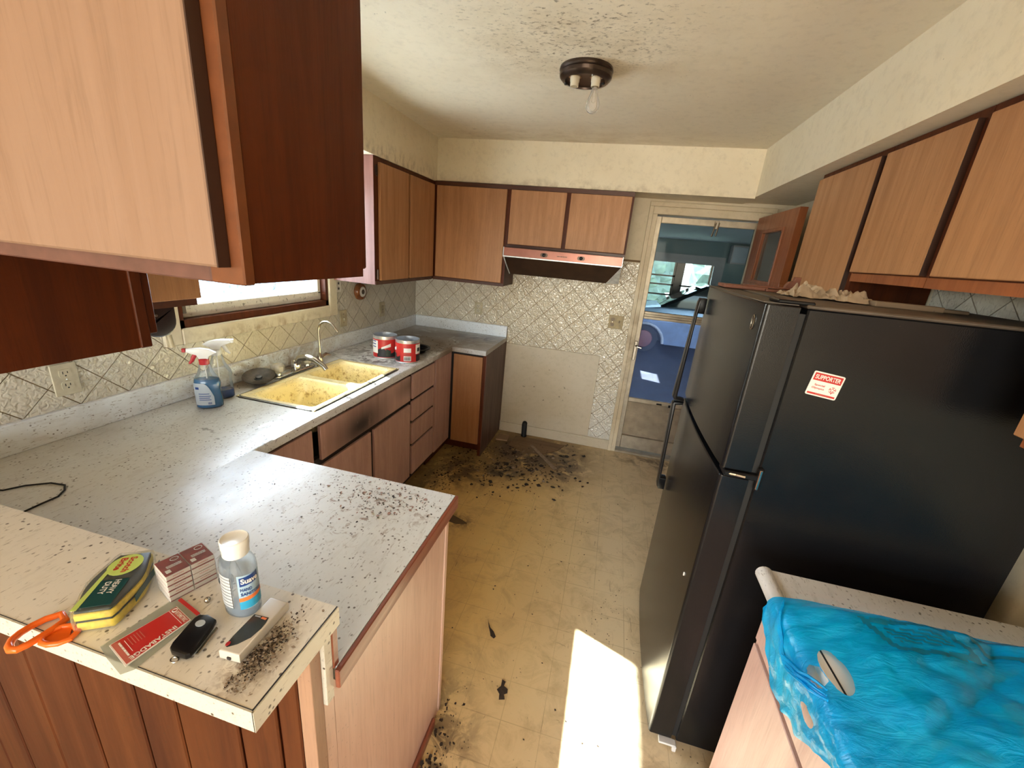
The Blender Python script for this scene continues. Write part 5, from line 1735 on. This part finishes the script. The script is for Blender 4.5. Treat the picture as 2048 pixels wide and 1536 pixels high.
def double(t, o, ux, uy):
    mm = plain('brown_plastic', (0.20, 0.125, 0.045, 1), 0.4, var=0.3)
    receptacle(t, o, ux, uy, -0.028, mm)
    put('toggle', place(prism(B(), rect(0.009, 0.018, 0.028, 0.006), 'z', 0.006, 0.015, bev=0.002), o, ux, uy), mm, t)


plate('outlet', 'mustard brown double-width outlet and switch plate beside the back door', 'outlet', (1.842, -XT, 1.172), (1, 0, 0), 0.118, 0.112, plain('mustard_plate', (0.33, 0.235, 0.085, 1), 0.4, var=0.3, scale=30), double)

t = thing('wall_thermometer', 'round brown wooden wall thermometer under the left corner cabinet', 'thermometer', (XT, -0.905, 1.294))
M_WOODRND = wood('turned_wood', (0.26, 0.095, 0.032, 1), (0.15, 0.05, 0.018, 1), 'z', 0.25, 2.0, 0.1)
RX = rot_to((1, 0, 0))
put('case', lathe(B(), [(0.052, 0.0), (0.060, 0.008), (0.061, 0.020), (0.054, 0.034), (0.040, 0.040), (0.036, 0.036)], (0.004, -0.905, 1.294), 32, RX), M_WOODRND, t, True)
put('dial', lathe(B(), [(0.037, 0.036), (0.034, 0.041), (0.018, 0.041)], (0.004, -0.905, 1.294), 28, RX, cap0=False), M_WPRINT, t, True)
put('dial_centre', lathe(B(), [(0.019, 0.040), (0.016, 0.043), (0.004, 0.044)], (0.004, -0.905, 1.294), 20, RX), M_BRONZE, t, True)
t = thing('star_card', 'small white paper strip with two stars stuck right of the window', 'card', (0.004, -1.122, 1.30))
put('strip', bx(B(), XT - 0.001, XT, -1.150, -1.100, 1.305, 1.382), M_WPRINT, t)
bm = B()
for z in (1.328, 1.362):
    prism(bm, [(-1.125 + (0.013 if k % 2 == 0 else 0.006) * math.sin(k * math.pi / 5), z + (0.013 if k % 2 == 0 else 0.006) * math.cos(k * math.pi / 5)) for k in range(10)], 'x', XT, XT + 0.0004)
put('stars', bm, M_KPRINT, t)['kind'] = 'stuff'

# ------------------------------------------------------------------ small things on the bar ledge
# sponge pack
SPO = Vector((1.047, -3.187, ZB))
SL = Vector((-0.067, 0.1115, 0)).normalized(); SW = Vector((SL.y, -SL.x, 0))
t = thing('sponge_pack', 'clear-wrapped pack of yellow and dark green scrub sponges on the bar ledge', 'sponges', SPO)


def wavy(w, l, k=1.0):
    pts = []
    n = 14
    side = lambda f: w / 2 * (0.86 + 0.14 * math.cos(f * 2 * math.pi * 1.0) * k)
    for i in range(n + 1):
        f = -0.5 + i / n
        e = min(1.0, (0.5 - abs(f)) / 0.10)
        pts.append((side(f) * (0.86 + 0.14 * math.sqrt(max(0, 1 - (1 - e) ** 2))), f * l))
    return pts + [(-x, y) for x, y in reversed(pts)]


for z0, z1, nm, mt_, sc in ((0.001, 0.017, 'sponge', M_SPONGE, 0.98), (0.017, 0.0205, 'scouring_pad', M_SCOUR, 0.985), (0.0215, 0.034, 'sponge', M_SPONGE, 1.0), (0.034, 0.0395, 'scouring_pad', M_SCOUR, 0.97)):
    put(nm, place(prism(B(), wavy(0.075 * sc, 0.132 * sc), 'z', z0, z1, bev=0.002, seg=1), SPO, SW, SL), mt_, t, True, 50)
bm = B()
segs = []
for sc, z in ((1.02, 0.0006), (1.05, 0.012), (1.06, 0.028), (1.03, 0.039), (0.985, 0.0418)):
    segs.append([bm.verts.new((x * sc + 0.0015 * mnoise.noise(Vector((x * 300, y * 200, z * 300))), y * (sc + 0.012) + 0.0015 * mnoise.noise(Vector((y * 300, x * 200, z * 400))), z)) for x, y in wavy(0.075, 0.132)])
n = len(segs[0])
for a, c in zip(segs, segs[1:]):
    for i in range(n): bm.faces.new((a[i], a[(i + 1) % n], c[(i + 1) % n], c[i]))
bm.faces.new(segs[-1])
bmesh.ops.recalc_face_normals(bm, faces=bm.faces)
put('wrap', place(bm, SPO, SW, SL), M_FILM, t, True, 40)


def sp_put(name, bm, mat, lift, parent=t):
    return put(name, place(bm, SPO, SW, SL, lift), mat, t)


sp_put('dark_label', flat([(-0.017, -0.060), (0.022, -0.060), (0.022, -0.004), (-0.017, -0.004)]), M_GREENLABEL, 0.0424)
sp_put('lime_oval', flat([(0.024 * math.cos(a) + 0.0, 0.0315 + 0.026 * math.sin(a)) for a in [2 * math.pi * k / 24 for k in range(24)]]), M_LIME, 0.0424)
sp_put('lime_stripe', flat([(-0.027, -0.064), (-0.019, -0.064), (-0.016, 0.02), (-0.022, 0.02)]), M_LIME, 0.0423)
for s_, w, cx, cy, mt_, bd in (('Scotch', 0.038, 0.006, 0.031, M_RED, 0.03), ('Brite', 0.030, -0.0075, 0.034, M_RED, 0.03), ('HEAVY', 0.031, 0.008, -0.021, M_WPRINT, 0.02), ('DUTY', 0.027, -0.004, -0.022, M_WPRINT, 0.02)):
    b_ = text_bm(s_, width=w, bold=bd, height=0.0105 if mt_ is M_RED else 0.0085)
    for v in b_.verts:      # text runs from the far end towards the camera end
        x, y = v.co.x, v.co.y
        v.co.x, v.co.y = cx + y, cy - x
    sp_put('lettering', b_, mt_, 0.0430)
b_ = text_bm('DUTY', width=0.024, height=0.009, bold=0.02)
put('side_lettering', place(b_, SPO + SW * 0.0392 + SL * 0.042 + Vector((0, 0, 0.020)), SL, (0, 0, 1), 0.0002), M_LIME, t)
bm = flat(rect(0.085, 0.0125, 0.012, 0), 0.0006)
put('side_label', place(bm, SPO + SW * 0.0378 + Vector((0, 0, 0.020)), SL, (0, 0, 1), -0.0004), M_GREENLABEL, t)

# orange scissors under the pack
t = thing('scissors', 'orange-handled scissors poking from under the sponge pack over the ledge edge', 'scissors', (1.02, -3.28, ZB))
L1 = [(1.006, -3.242), (0.995, -3.256), (0.991, -3.270), (0.992, -3.284), (0.997, -3.296), (1.006, -3.3035), (1.016, -3.307), (1.0235, -3.304), (1.0265, -3.294), (1.0265, -3.280), (1.026, -3.262), (1.024, -3.248)]
hdl = put('handle_loop', tube(B(), [(x, y, ZB + 0.0062 + 0.003 * max(0, (-3.27 - y) / 0.04)) for x, y in L1], 0.0052, 10, closed=True), M_ORANGEPL, t, True)
L2 = [(1.027, -3.268), (1.029, -3.279), (1.036, -3.2845), (1.048, -3.284), (1.060, -3.278), (1.067, -3.268), (1.062, -3.255), (1.045, -3.250), (1.032, -3.256)]
put('handle_loop', tube(B(), [(x, y, ZB + 0.0048) for x, y in L2], 0.0042, 10, closed=True), M_ORANGEPL, t, True)
put('handle_web', prism(B(), [(1.029, -3.258), (1.031, -3.279), (1.048, -3.281), (1.063, -3.268), (1.045, -3.252)], 'z', ZB + 0.001, ZB + 0.004), M_ORANGEPL, t)

# bundle of match boxes
BXO = Vector((1.122, -3.127, ZB))
BL = Vector((0.024, 0.068, 0)).normalized(); BW = Vector((BL.y, -BL.x, 0))
t = thing('matchbox_bundle', 'shrink-wrapped bundle of red-topped match boxes beside the sanitizer bottle', 'boxes', BXO)
for k in range(5):
    for c in (-1, 1):
        z0 = 0.0005 + k * 0.0108
        bo = put('box_sleeve', place(bx(B(), -0.0245, 0.0245, c * 0.0182 - 0.0176, c * 0.0182 + 0.0176, z0, z0 + 0.0100, bev=0.0006), BXO + Vector((random.uniform(-4e-4, 4e-4), 0, 0)), BW, BL), M_BOXSIDE, t)
        put('red_label', place(flat(rect(0.0485, 0.0348, 0, c * 0.0182), 0.0004), BXO, BW, BL, z0 + 0.0100), M_BOXTOP, bo)
        put('striker', place(flat(rect(0.034, 0.0012), 0.0003), BXO + BW * 0.0245 + BL * (c * 0.0182) + Vector((0, 0, z0 + 0.0012)), BL, (0, 0, 1)), M_BOXTOP, bo)
        if k > 0:
            put('side_print', place(dashes(0.016, 0.0012), BXO + BW * 0.0247 + BL * (c * 0.0182) + Vector((0, 0, z0 + 0.006)), BL, (0, 0, 1)), M_FADEDRED, bo)
for c in (-1, 1):
    zt = 0.0545
    put('top_print', place(flat(rect(0.009, 0.007, 0.014, c * 0.0182 - 0.010), 0.0003), BXO, BW, BL, zt), M_WPRINT, t)
    put('top_ring', place(tube(B(), [(-0.014 + 0.005 * math.cos(a), c * 0.0182 + 0.008 + 0.006 * math.sin(a), 0.0003) for a in [k * math.pi / 8 for k in range(16)]], 0.0005, 4, closed=True), BXO, BW, BL, zt), M_WPRINT, t)
    put('top_lettering', place(dashes(0.022, 0.008, 3), BXO + BL * (c * 0.0182 + 0.002) + BW * 0.003, BL, -BW, zt + 0.0003), M_WPRINT, t)
put('wrap', place(bx(B(), -0.0252, 0.0252, -0.0368, 0.0368, 0.0002, 0.0556, bev=0.001), BXO, BW, BL), M_FILM, t)

# hand sanitizer
SC = (1.252, -3.137)
t = thing('sanitizer_bottle', 'clear bottle of hand sanitizer gel with a white flip cap on the bar ledge', 'bottle', (SC[0], SC[1], ZB))
zb = ZB + 0.0006
SXF, SYF = 1.12, 0.82
SA = math.radians(-8)


def sturn(bm):
    ca, sa = math.cos(SA), math.sin(SA)
    for v in bm.verts:
        x, y = v.co.x, v.co.y
        v.co.x, v.co.y = SC[0] + x * ca - y * sa, SC[1] + x * sa + y * ca
    return bm


put('bottle', sturn(lathe(B(), [(0.026, 0), (0.0285, 0.003), (0.029, 0.02), (0.0295, 0.088), (0.0285, 0.099), (0.024, 0.107), (0.017, 0.112), (0.0165, 0.115)], (0, 0, zb), 36, None, SXF, SYF)), M_PET, t, True)
put('gel', sturn(lathe(B(), [(0.025, 0.002), (0.0272, 0.005), (0.0275, 0.085), (0.0255, 0.098)], (0, 0, zb), 36, None, SXF, SYF)), clear_film('clear_gel', (0.96, 0.98, 0.99, 1), 0.06, 0.15, 0.2, (0.72, 0.78, 0.84, 1), 30), t, True)
put('cap', sturn(lathe(B(), [(0.0185, 0.113), (0.0195, 0.115), (0.0195, 0.127), (0.0205, 0.129), (0.0210, 0.142), (0.0195, 0.1435), (0.0165, 0.1415)], (0, 0, zb), 30)), plain('milky_cap', (0.80, 0.80, 0.76, 1), 0.3, var=0.05), t, True)


def wrap_patch(name, a0, a1, z0, z1, mat, lift, tilt=0.0, n=10):
    bm = B()
    cols = []
    for i in range(n + 1):
        f = i / n
        a = math.radians(a0 + (a1 - a0) * f)
        r = 0.029 + lift
        dz = tilt * f
        cols.append([bm.verts.new((r * SXF * math.cos(a), r * SYF * math.sin(a), zb + z + dz)) for z in (z0, z1)])
    for p, q in zip(cols, cols[1:]): bm.faces.new((p[0], q[0], q[1], p[1]))
    return put(name, sturn(bm), mat, t, True)


wrap_patch('back_label', 230, 292, 0.022, 0.084, plain('clear_grey_label', (0.50, 0.53, 0.56, 1), 0.4), 0.0006)
for q in range(9):
    wrap_patch('label_rule', 233, 289, 0.026 + q * 0.0066, 0.0267 + q * 0.0066, M_KPRINT, 0.0010, 0, 6)
wrap_patch('label_edge', 289, 291, 0.022, 0.084, M_KPRINT, 0.0011, 0, 2)
wrap_patch('front_label', 310, 394, 0.020, 0.088, M_PALEBLUE, 0.0006)
wrap_patch('blue_field', 310, 394, 0.020, 0.036, M_TEALLABEL, 0.0009, 0.004)
wrap_patch('orange_band', 310, 394, 0.036, 0.0435, M_ORANGEPR, 0.0012, 0.006)
wrap_patch('name_plate', 316, 380, 0.067, 0.084, M_BLUELABEL, 0.0012, 0.004)


def wrap_text(s, a0, a1, z, h, mat, lift, bold=0.02):
    bm = text_bm(s, width=1.0, height=h, bold=bold)
    bmesh.ops.subdivide_edges(bm, edges=[e for e in bm.edges if e.calc_length() > 0.03], cuts=2)
    for v in bm.verts:
        a = math.radians(a0 + (a1 - a0) * (v.co.x + 0.5))
        r = 0.029 + lift
        v.co = Vector((r * SXF * math.cos(a), r * SYF * math.sin(a), zb + z + v.co.y))
    return put('lettering', sturn(bm), mat, t)


wrap_text('Suave', 320, 376, 0.0775, 0.0105, M_WPRINT, 0.0018, 0.03)
wrap_text('HAND', 316, 352, 0.0600, 0.0062, M_BLUELABEL, 0.0014)
wrap_text('SANITIZER', 316, 388, 0.0510, 0.0062, M_BLUELABEL, 0.0014)

# badge card in a clear sleeve
t = thing('badge_sleeve', 'red reader card in a clear plastic sleeve on the bar ledge', 'card', (1.165, -3.22, ZB))
put('sleeve', prism(B(), [(1.132, -3.156), (1.204, -3.173), (1.199, -3.2725), (1.1885, -3.284), (1.145, -3.272), (1.117, -3.262)], 'z', ZB + 0.0004, ZB + 0.0012), M_SLEEVE, t)
put('red_zip', prism(B(), [(1.142, -3.1575), (1.199, -3.1715), (1.1975, -3.1765), (1.1415, -3.1630)], 'z', ZB + 0.0014, ZB + 0.0026), M_RED, t)
put('card', prism(B(), [(1.152, -3.173), (1.197, -3.186), (1.184, -3.274), (1.128, -3.2575)], 'z', ZB + 0.0014, ZB + 0.0026), M_WPRINT, t)
put('red_face', prism(B(), [(1.1525, -3.1745), (1.1955, -3.1868), (1.1822, -3.2712), (1.1296, -3.2562)], 'z', ZB + 0.0026, ZB + 0.0029), M_RED, t)
put('faded_end', prism(B(), [(1.1525, -3.1745), (1.1955, -3.1868), (1.1942, -3.1945), (1.1490, -3.1830)], 'z', ZB + 0.0029, ZB + 0.0031), M_FADEDRED, t)
put('faded_end', prism(B(), [(1.1355, -3.2480), (1.183, -3.2620), (1.1822, -3.2712), (1.1296, -3.2562)], 'z', ZB + 0.0029, ZB + 0.0031), M_FADEDRED, t)
zc = ZB + 0.0034
put('lettering', place(text_bm('INSTABADGE', width=0.062, height=0.0078, bold=0.025), (1.1835, -3.2335, zc), (-0.0135, -0.085, 0), (0.085, -0.0135, 0)), M_WPRINT, t)
put('lettering', place(text_bm('RITEMETRIC', width=0.030, height=0.0058, bold=0.015), (1.1775, -3.1862, zc), (0.045, -0.0125, 0), (0.0125, 0.045, 0)), M_WPRINT, t)
bm = tube(B(), [(1.1575 + 0.0034 * math.cos(a), -3.1805 + 0.0034 * math.sin(a), zc) for a in [k * math.pi / 8 for k in range(16)]], 0.0007, 5, closed=True)
put('emblem', bm, M_WPRINT, t)
put('rule', place(flat(rect(0.042, 0.0006), 0.0002), (1.1705, -3.1905, zc - 0.0002), (0.045, -0.0125, 0), (0.0125, 0.045, 0)), M_WPRINT, t)
put('rule', place(flat(rect(0.030, 0.0006), 0.0002), (1.155, -3.2495, zc - 0.0002), (0.05, -0.0145, 0), (0.0145, 0.05, 0)), M_WPRINT, t)
for q in range(5):
    put('small_print', place(dashes(0.020, 0.0011), (1.150 + 0.001 * q, -3.2435 + 0.0036 * q, zc - 0.0002), (0.05, -0.0145, 0), (0.0145, 0.05, 0)), M_FADEDRED, t)
put('small_print', place(dashes(0.036, 0.0022), (1.1555, -3.2560, zc), (0.05, -0.0145, 0), (0.0145, 0.05, 0)), M_WPRINT, t)

# black key fob
t = thing('key_fob', 'black car key fob with a silver button lying across the red card', 'key fob', (1.236, -3.21, ZB))
FOB = [(1.212, -3.181), (1.224, -3.177), (1.243, -3.180), (1.248, -3.190), (1.257, -3.221), (1.260, -3.238), (1.256, -3.2425), (1.231, -3.243), (1.223, -3.239), (1.219, -3.232), (1.211, -3.199), (1.209, -3.188)]
put('case', prism(B(), FOB, 'z', ZB + 0.0040, ZB + 0.0150, bev=0.003, seg=2), M_BLACKPL, t, True, 35)
put('button', prism(B(), [(1.2285 + 0.0075 * math.cos(a), -3.1945 + 0.0060 * math.sin(a)) for a in [k * math.pi / 12 for k in range(24)]], 'z', ZB + 0.0150, ZB + 0.0158), M_GREYLABEL, t)
put('key_blade', prism(B(), [(1.249, -3.186), (1.2535, -3.187), (1.264, -3.230), (1.261, -3.232)], 'z', ZB + 0.004, ZB + 0.0065), M_STEEL, t)
put('key_ring', tube(B(), [(1.238 + 0.006 * math.cos(a), -3.2455 + 0.004 * math.sin(a), ZB + 0.0022) for a in [k * math.pi / 8 for k in range(16)]], 0.0011, 6, closed=True), M_STEEL, t)

# white hand meter
t = thing('hand_meter', 'off-white handheld meter with a dark display on the bar ledge corner', 'meter', (1.312, -3.17, ZB))
MT = [(1.297, -3.2235), (1.332, -3.2215), (1.3285, -3.119), (1.2925, -3.120)]
put('case', prism(B(), MT, 'z', ZB + 0.0008, ZB + 0.0185, bev=0.003, seg=3), M_LIGHTGREY, t, True, 35)
put('display', prism(B(), [(1.2958, -3.157), (1.3225, -3.155), (1.3257, -3.165), (1.3268, -3.175), (1.3245, -3.193), (1.315, -3.208), (1.3045, -3.2165), (1.3000, -3.2155), (1.2988, -3.211), (1.2972, -3.199)], 'z', ZB + 0.0185, ZB + 0.0192, bev=0.0003), M_SCREEN, t)
put('red_button', prism(B(), ell(0.0032, 0.0040, 1.3018, -3.2118, 16), 'z', ZB + 0.0192, ZB + 0.0204, bev=0.0004), M_REDPL, t)
put('orange_mark', prism(B(), rect(0.009, 0.0035, 1.3165, -3.159), 'z', ZB + 0.0192, ZB + 0.0195), M_ORANGEPR, t)
put('grey_lettering', place(dashes(0.010, 0.0018), (1.305, -3.159, ZB + 0.0194), (1, 0.06, 0), (-0.06, 1, 0)), M_GREYLABEL, t)
put('port', bx(B(), 1.311, 1.317, -3.2245, -3.2215, ZB + 0.006, ZB + 0.010), M_KPRINT, t)

t = thing('metal_bead', 'tiny shiny metal bead between the match boxes and sanitizer bottle', 'bead', (1.189, -3.149, ZB))
bm = B(); bmesh.ops.create_uvsphere(bm, u_segments=14, v_segments=10, radius=0.0052, matrix=Matrix.Translation((1.189, -3.149, ZB + 0.0054)))
put('bead', bm, M_CHROME, t, True)
put('bead_collar', lathe(B(), [(0.0030, 0.0), (0.0036, 0.002)], (1.189, -3.149, ZB + 0.0003), 10), M_STEEL, t)
t = thing('black_tag', 'small round black key tag standing behind the sanitizer bottle', 'tag', (1.190, -3.112, ZB))
put('disc', lathe(B(), [(0.0125, -0.0015), (0.0135, 0), (0.0125, 0.0015)], (1.188, -3.110, ZB + 0.0142), 20, rot_to((0.3, -0.9, 0.3))), M_BLACKPL, t, True)
put('ring', tube(B(), [(1.196 + 0.006 * math.cos(a), -3.118, ZB + 0.008 + 0.006 * math.sin(a)) for a in [k * math.pi / 8 for k in range(16)]], 0.0009, 5, closed=True), M_STEEL, t)

# cable on the peninsula worktop
cb = [(0.02, -2.985), (0.12, -2.965), (0.19, -2.955), (0.236, -2.945), (0.258, -2.910), (0.301, -2.878), (0.345, -2.872), (0.372, -2.889), (0.392, -2.915), (0.393, -2.950), (0.396, -2.985), (0.41, -3.03), (0.43, -3.085)]
t = thing('cable', 'thin black cable looping across the worktop at the far left', 'cable', (0.3, -2.93, ZC))
put('cord', tube(B(), [(x, y, ZC + 0.0030) for x, y in cb], 0.0024, 8), M_RUBBER, t, True)
put('strain_relief', tube(B(), [(0.425, -3.07, ZC + 0.0042), (0.43, -3.088, ZC + 0.0042)], 0.0040, 8), M_RUBBER, t, True)

# ------------------------------------------------------------------ loose dirt
def flakes(name, n, where, s0, s1, mat, z, hmax=0.004):
    bm = B()
    for _ in range(n):
        x, y = where()
        s = random.uniform(s0, s1)
        k = random.randint(4, 6)
        a0 = random.uniform(0, 6.28)
        el = random.uniform(0.3, 1.0)
        tx, ty = random.uniform(-0.35, 0.35), random.uniform(-0.35, 0.35)
        zz = z + random.uniform(0.0004, hmax)
        lo, hi = [], []
        for i in range(k):
            a = 2 * math.pi * i / k
            r = s * random.uniform(0.6, 1.0)
            px, py = r * math.cos(a), r * el * math.sin(a)
            dx, dy = px * math.cos(a0) - py * math.sin(a0), px * math.sin(a0) + py * math.cos(a0)
            h = max(z + 0.0002, zz + dx * tx + dy * ty)
            lo.append(bm.verts.new((x + dx, y + dy, h)))
            hi.append(bm.verts.new((x + dx, y + dy, h + 0.0007)))
        bm.faces.new(list(reversed(lo))); bm.faces.new(hi)
        for i in range(k):
            bm.faces.new((lo[i], lo[(i + 1) % k], hi[(i + 1) % k], hi[i]))
    return stuff(put(name, bm, mat))


def gauss(cx, cy, sx, sy, ang=0.0, x0=-9, x1=9, y0=-9, y1=9):
    def f():
        while True:
            a, b_ = random.gauss(0, sx), random.gauss(0, sy)
            x, y = cx + a * math.cos(ang) - b_ * math.sin(ang), cy + a * math.sin(ang) + b_ * math.cos(ang)
            if x0 < x < x1 and y0 < y < y1: return x, y
    return f


def lab(o, label, cat):
    o['label'] = label
    o['category'] = cat


barlim = dict(x0=1.20, x1=1.394, y0=-3.262, y1=-3.09)
lab(flakes('bar_crumbs', 330, gauss(1.348, -3.197, 0.012, 0.034, 0.0, 1.3335, 1.392, -3.262, -3.095), 0.0008, 0.0028, M_DIRT, ZB, 0.004), 'pile of dark crumbs on the bar ledge corner beside the meter', 'crumbs')
lab(flakes('bar_dust', 240, gauss(1.350, -3.205, 0.016, 0.040, 0.0, 1.3335, 1.392, -3.264, -3.095), 0.0010, 0.0040, M_DIRTL, ZB, 0.005), 'pale dust flakes mixed into the crumb pile on the bar corner', 'crumbs')
lab(flakes('worktop_crumbs', 190, gauss(1.19, -2.62, 0.11, 0.06, 0.0, 0.8, 1.39, -2.9, -2.512), 0.0012, 0.0048, M_DIRT, ZC, 0.003), 'scattered dark crumbs near the free corner of the peninsula worktop', 'crumbs')
lab(flakes('worktop_flakes', 70, gauss(1.22, -2.60, 0.09, 0.05, 0.0, 0.8, 1.39, -2.9, -2.512), 0.002, 0.008, plain('rosy_flakes', (0.36, 0.22, 0.18, 1), 0.8), ZC, 0.003), 'rosy peeling flakes near the free corner of the peninsula worktop', 'crumbs')
lab(flakes('corner_crumbs', 160, gauss(0.55, -0.85, 0.14, 0.20, 0.0, 0.05, 0.625, -1.34, -0.1), 0.0015, 0.008, M_DIRT, ZC, 0.003), 'dark peeling flakes on the scorched worktop around the cans', 'crumbs')
lab(flakes('sink_crumbs', 120, gauss(0.07, -1.80, 0.02, 0.22, 0.0, 0.025, 0.15, -2.2, -1.35), 0.001, 0.005, M_DIRT, ZC, 0.003), 'dark crumbs on the worktop behind the yellow sink', 'crumbs')
lab(flakes('floor_debris', 420, gauss(1.15, -0.62, 0.26, 0.22, 0.3, 0.62, 1.85, -1.2, -0.05), 0.003, 0.016, M_DIRT, 0.0, 0.006), 'dark debris scattered on the floor where the stove stood', 'debris')
lab(flakes('floor_tar_patches', 90, gauss(1.30, -0.62, 0.28, 0.20, 0.25, 0.95, 1.80, -1.05, -0.08), 0.006, 0.030, plain('black_tar', (0.022, 0.014, 0.010, 1), 0.7, var=0.5, scale=30), 0.0, 0.002), 'black tarry peeling patches on the floor where the stove stood', 'debris')
lab(flakes('floor_scraps', 90, gauss(1.25, -0.55, 0.26, 0.2, 0.3, 0.93, 1.8, -1.1, -0.05), 0.004, 0.022, M_DIRTL, 0.0, 0.006), 'pale scraps among the floor debris where the stove stood', 'debris')
lab(flakes('cabinet_foot_debris', 200, gauss(0.76, -1.0, 0.07, 0.35, 0.0, 0.56, 1.0, -1.9, -0.3), 0.003, 0.013, M_DIRT, 0.0, 0.005), 'dark debris along the foot of the left base cabinets', 'debris')
lab(flakes('peninsula_foot_debris', 260, gauss(1.42, -2.82, 0.035, 0.20, 0.0, 1.405, 1.6, -3.3, -2.5), 0.002, 0.010, M_DIRT, 0.0, 0.005), 'dark debris on the floor along the foot of the peninsula end panel', 'debris')
lab(flakes('floor_specks', 150, lambda: (random.uniform(1.0, 2.1), random.uniform(-2.9, -0.3)), 0.0015, 0.006, M_DIRT, 0.0, 0.002), 'small dark specks scattered over the vinyl floor walkway', 'debris')


def scrap(label, c, pts, mat, th=0.003):
    t = thing('floor_scrap', label, 'scrap', (c[0], c[1], 0))
    put('scrap', prism(B(), [(c[0] + x, c[1] + y) for x, y in pts], 'z', 0.0006, th, bev=0.0006), mat, t)
    return t


t = scrap('dark torn scrap on the walkway floor, nearer the stove place of the two', (1.486, -2.149), [(-0.035, 0.045), (-0.028, 0.030), (-0.012, 0.004), (0.010, -0.012), (0.026, -0.034), (0.020, -0.046), (0.002, -0.038), (-0.006, -0.020), (-0.020, 0.006)], M_DIRT)
t = scrap('dark torn scrap on the walkway floor, nearer the camera of the two', (1.604, -2.402), [(-0.012, 0.040), (0.004, 0.034), (0.002, 0.016), (0.020, 0.008), (0.022, -0.008), (0.010, -0.016), (0.018, -0.034), (-0.004, -0.042), (-0.008, -0.020), (-0.022, -0.006), (-0.010, 0.012)], M_DIRT)
t = scrap('crumpled brown leaf scrap on the floor beside the peninsula corner', (1.03, -1.47), [(-0.09, 0.03), (-0.03, 0.05), (0.05, 0.02), (0.085, 0.0), (0.02, -0.03), (-0.03, -0.02), (-0.08, -0.05), (-0.055, 0.0)], plain('brown_scrap', (0.10, 0.06, 0.025, 1), 0.8))
t = scrap('tan square cardboard scrap on the floor beside the corner cabinet', (0.995, -0.175), [(-0.055, 0.06), (0.05, 0.055), (0.055, -0.05), (-0.05, -0.06)], plain('cardboard', (0.30, 0.19, 0.11, 1), 0.8), 0.012)
t = scrap('large stained brown board on the floor in front of the white patch board', (1.30, -0.24), [(-0.20, 0.16), (0.27, 0.15), (0.22, 0.02), (0.12, -0.10), (-0.05, -0.14), (-0.22, -0.05)], wood('stained_board', (0.20, 0.115, 0.05, 1), (0.12, 0.065, 0.028, 1), 'x', 0.5, 0.6, 0.5), 0.004)
t = scrap('pale torn strip lying diagonally over the floor debris', (1.42, -0.40), [(-0.16, 0.18), (-0.13, 0.19), (0.14, -0.15), (0.11, -0.17)], M_DIRTL, 0.006)
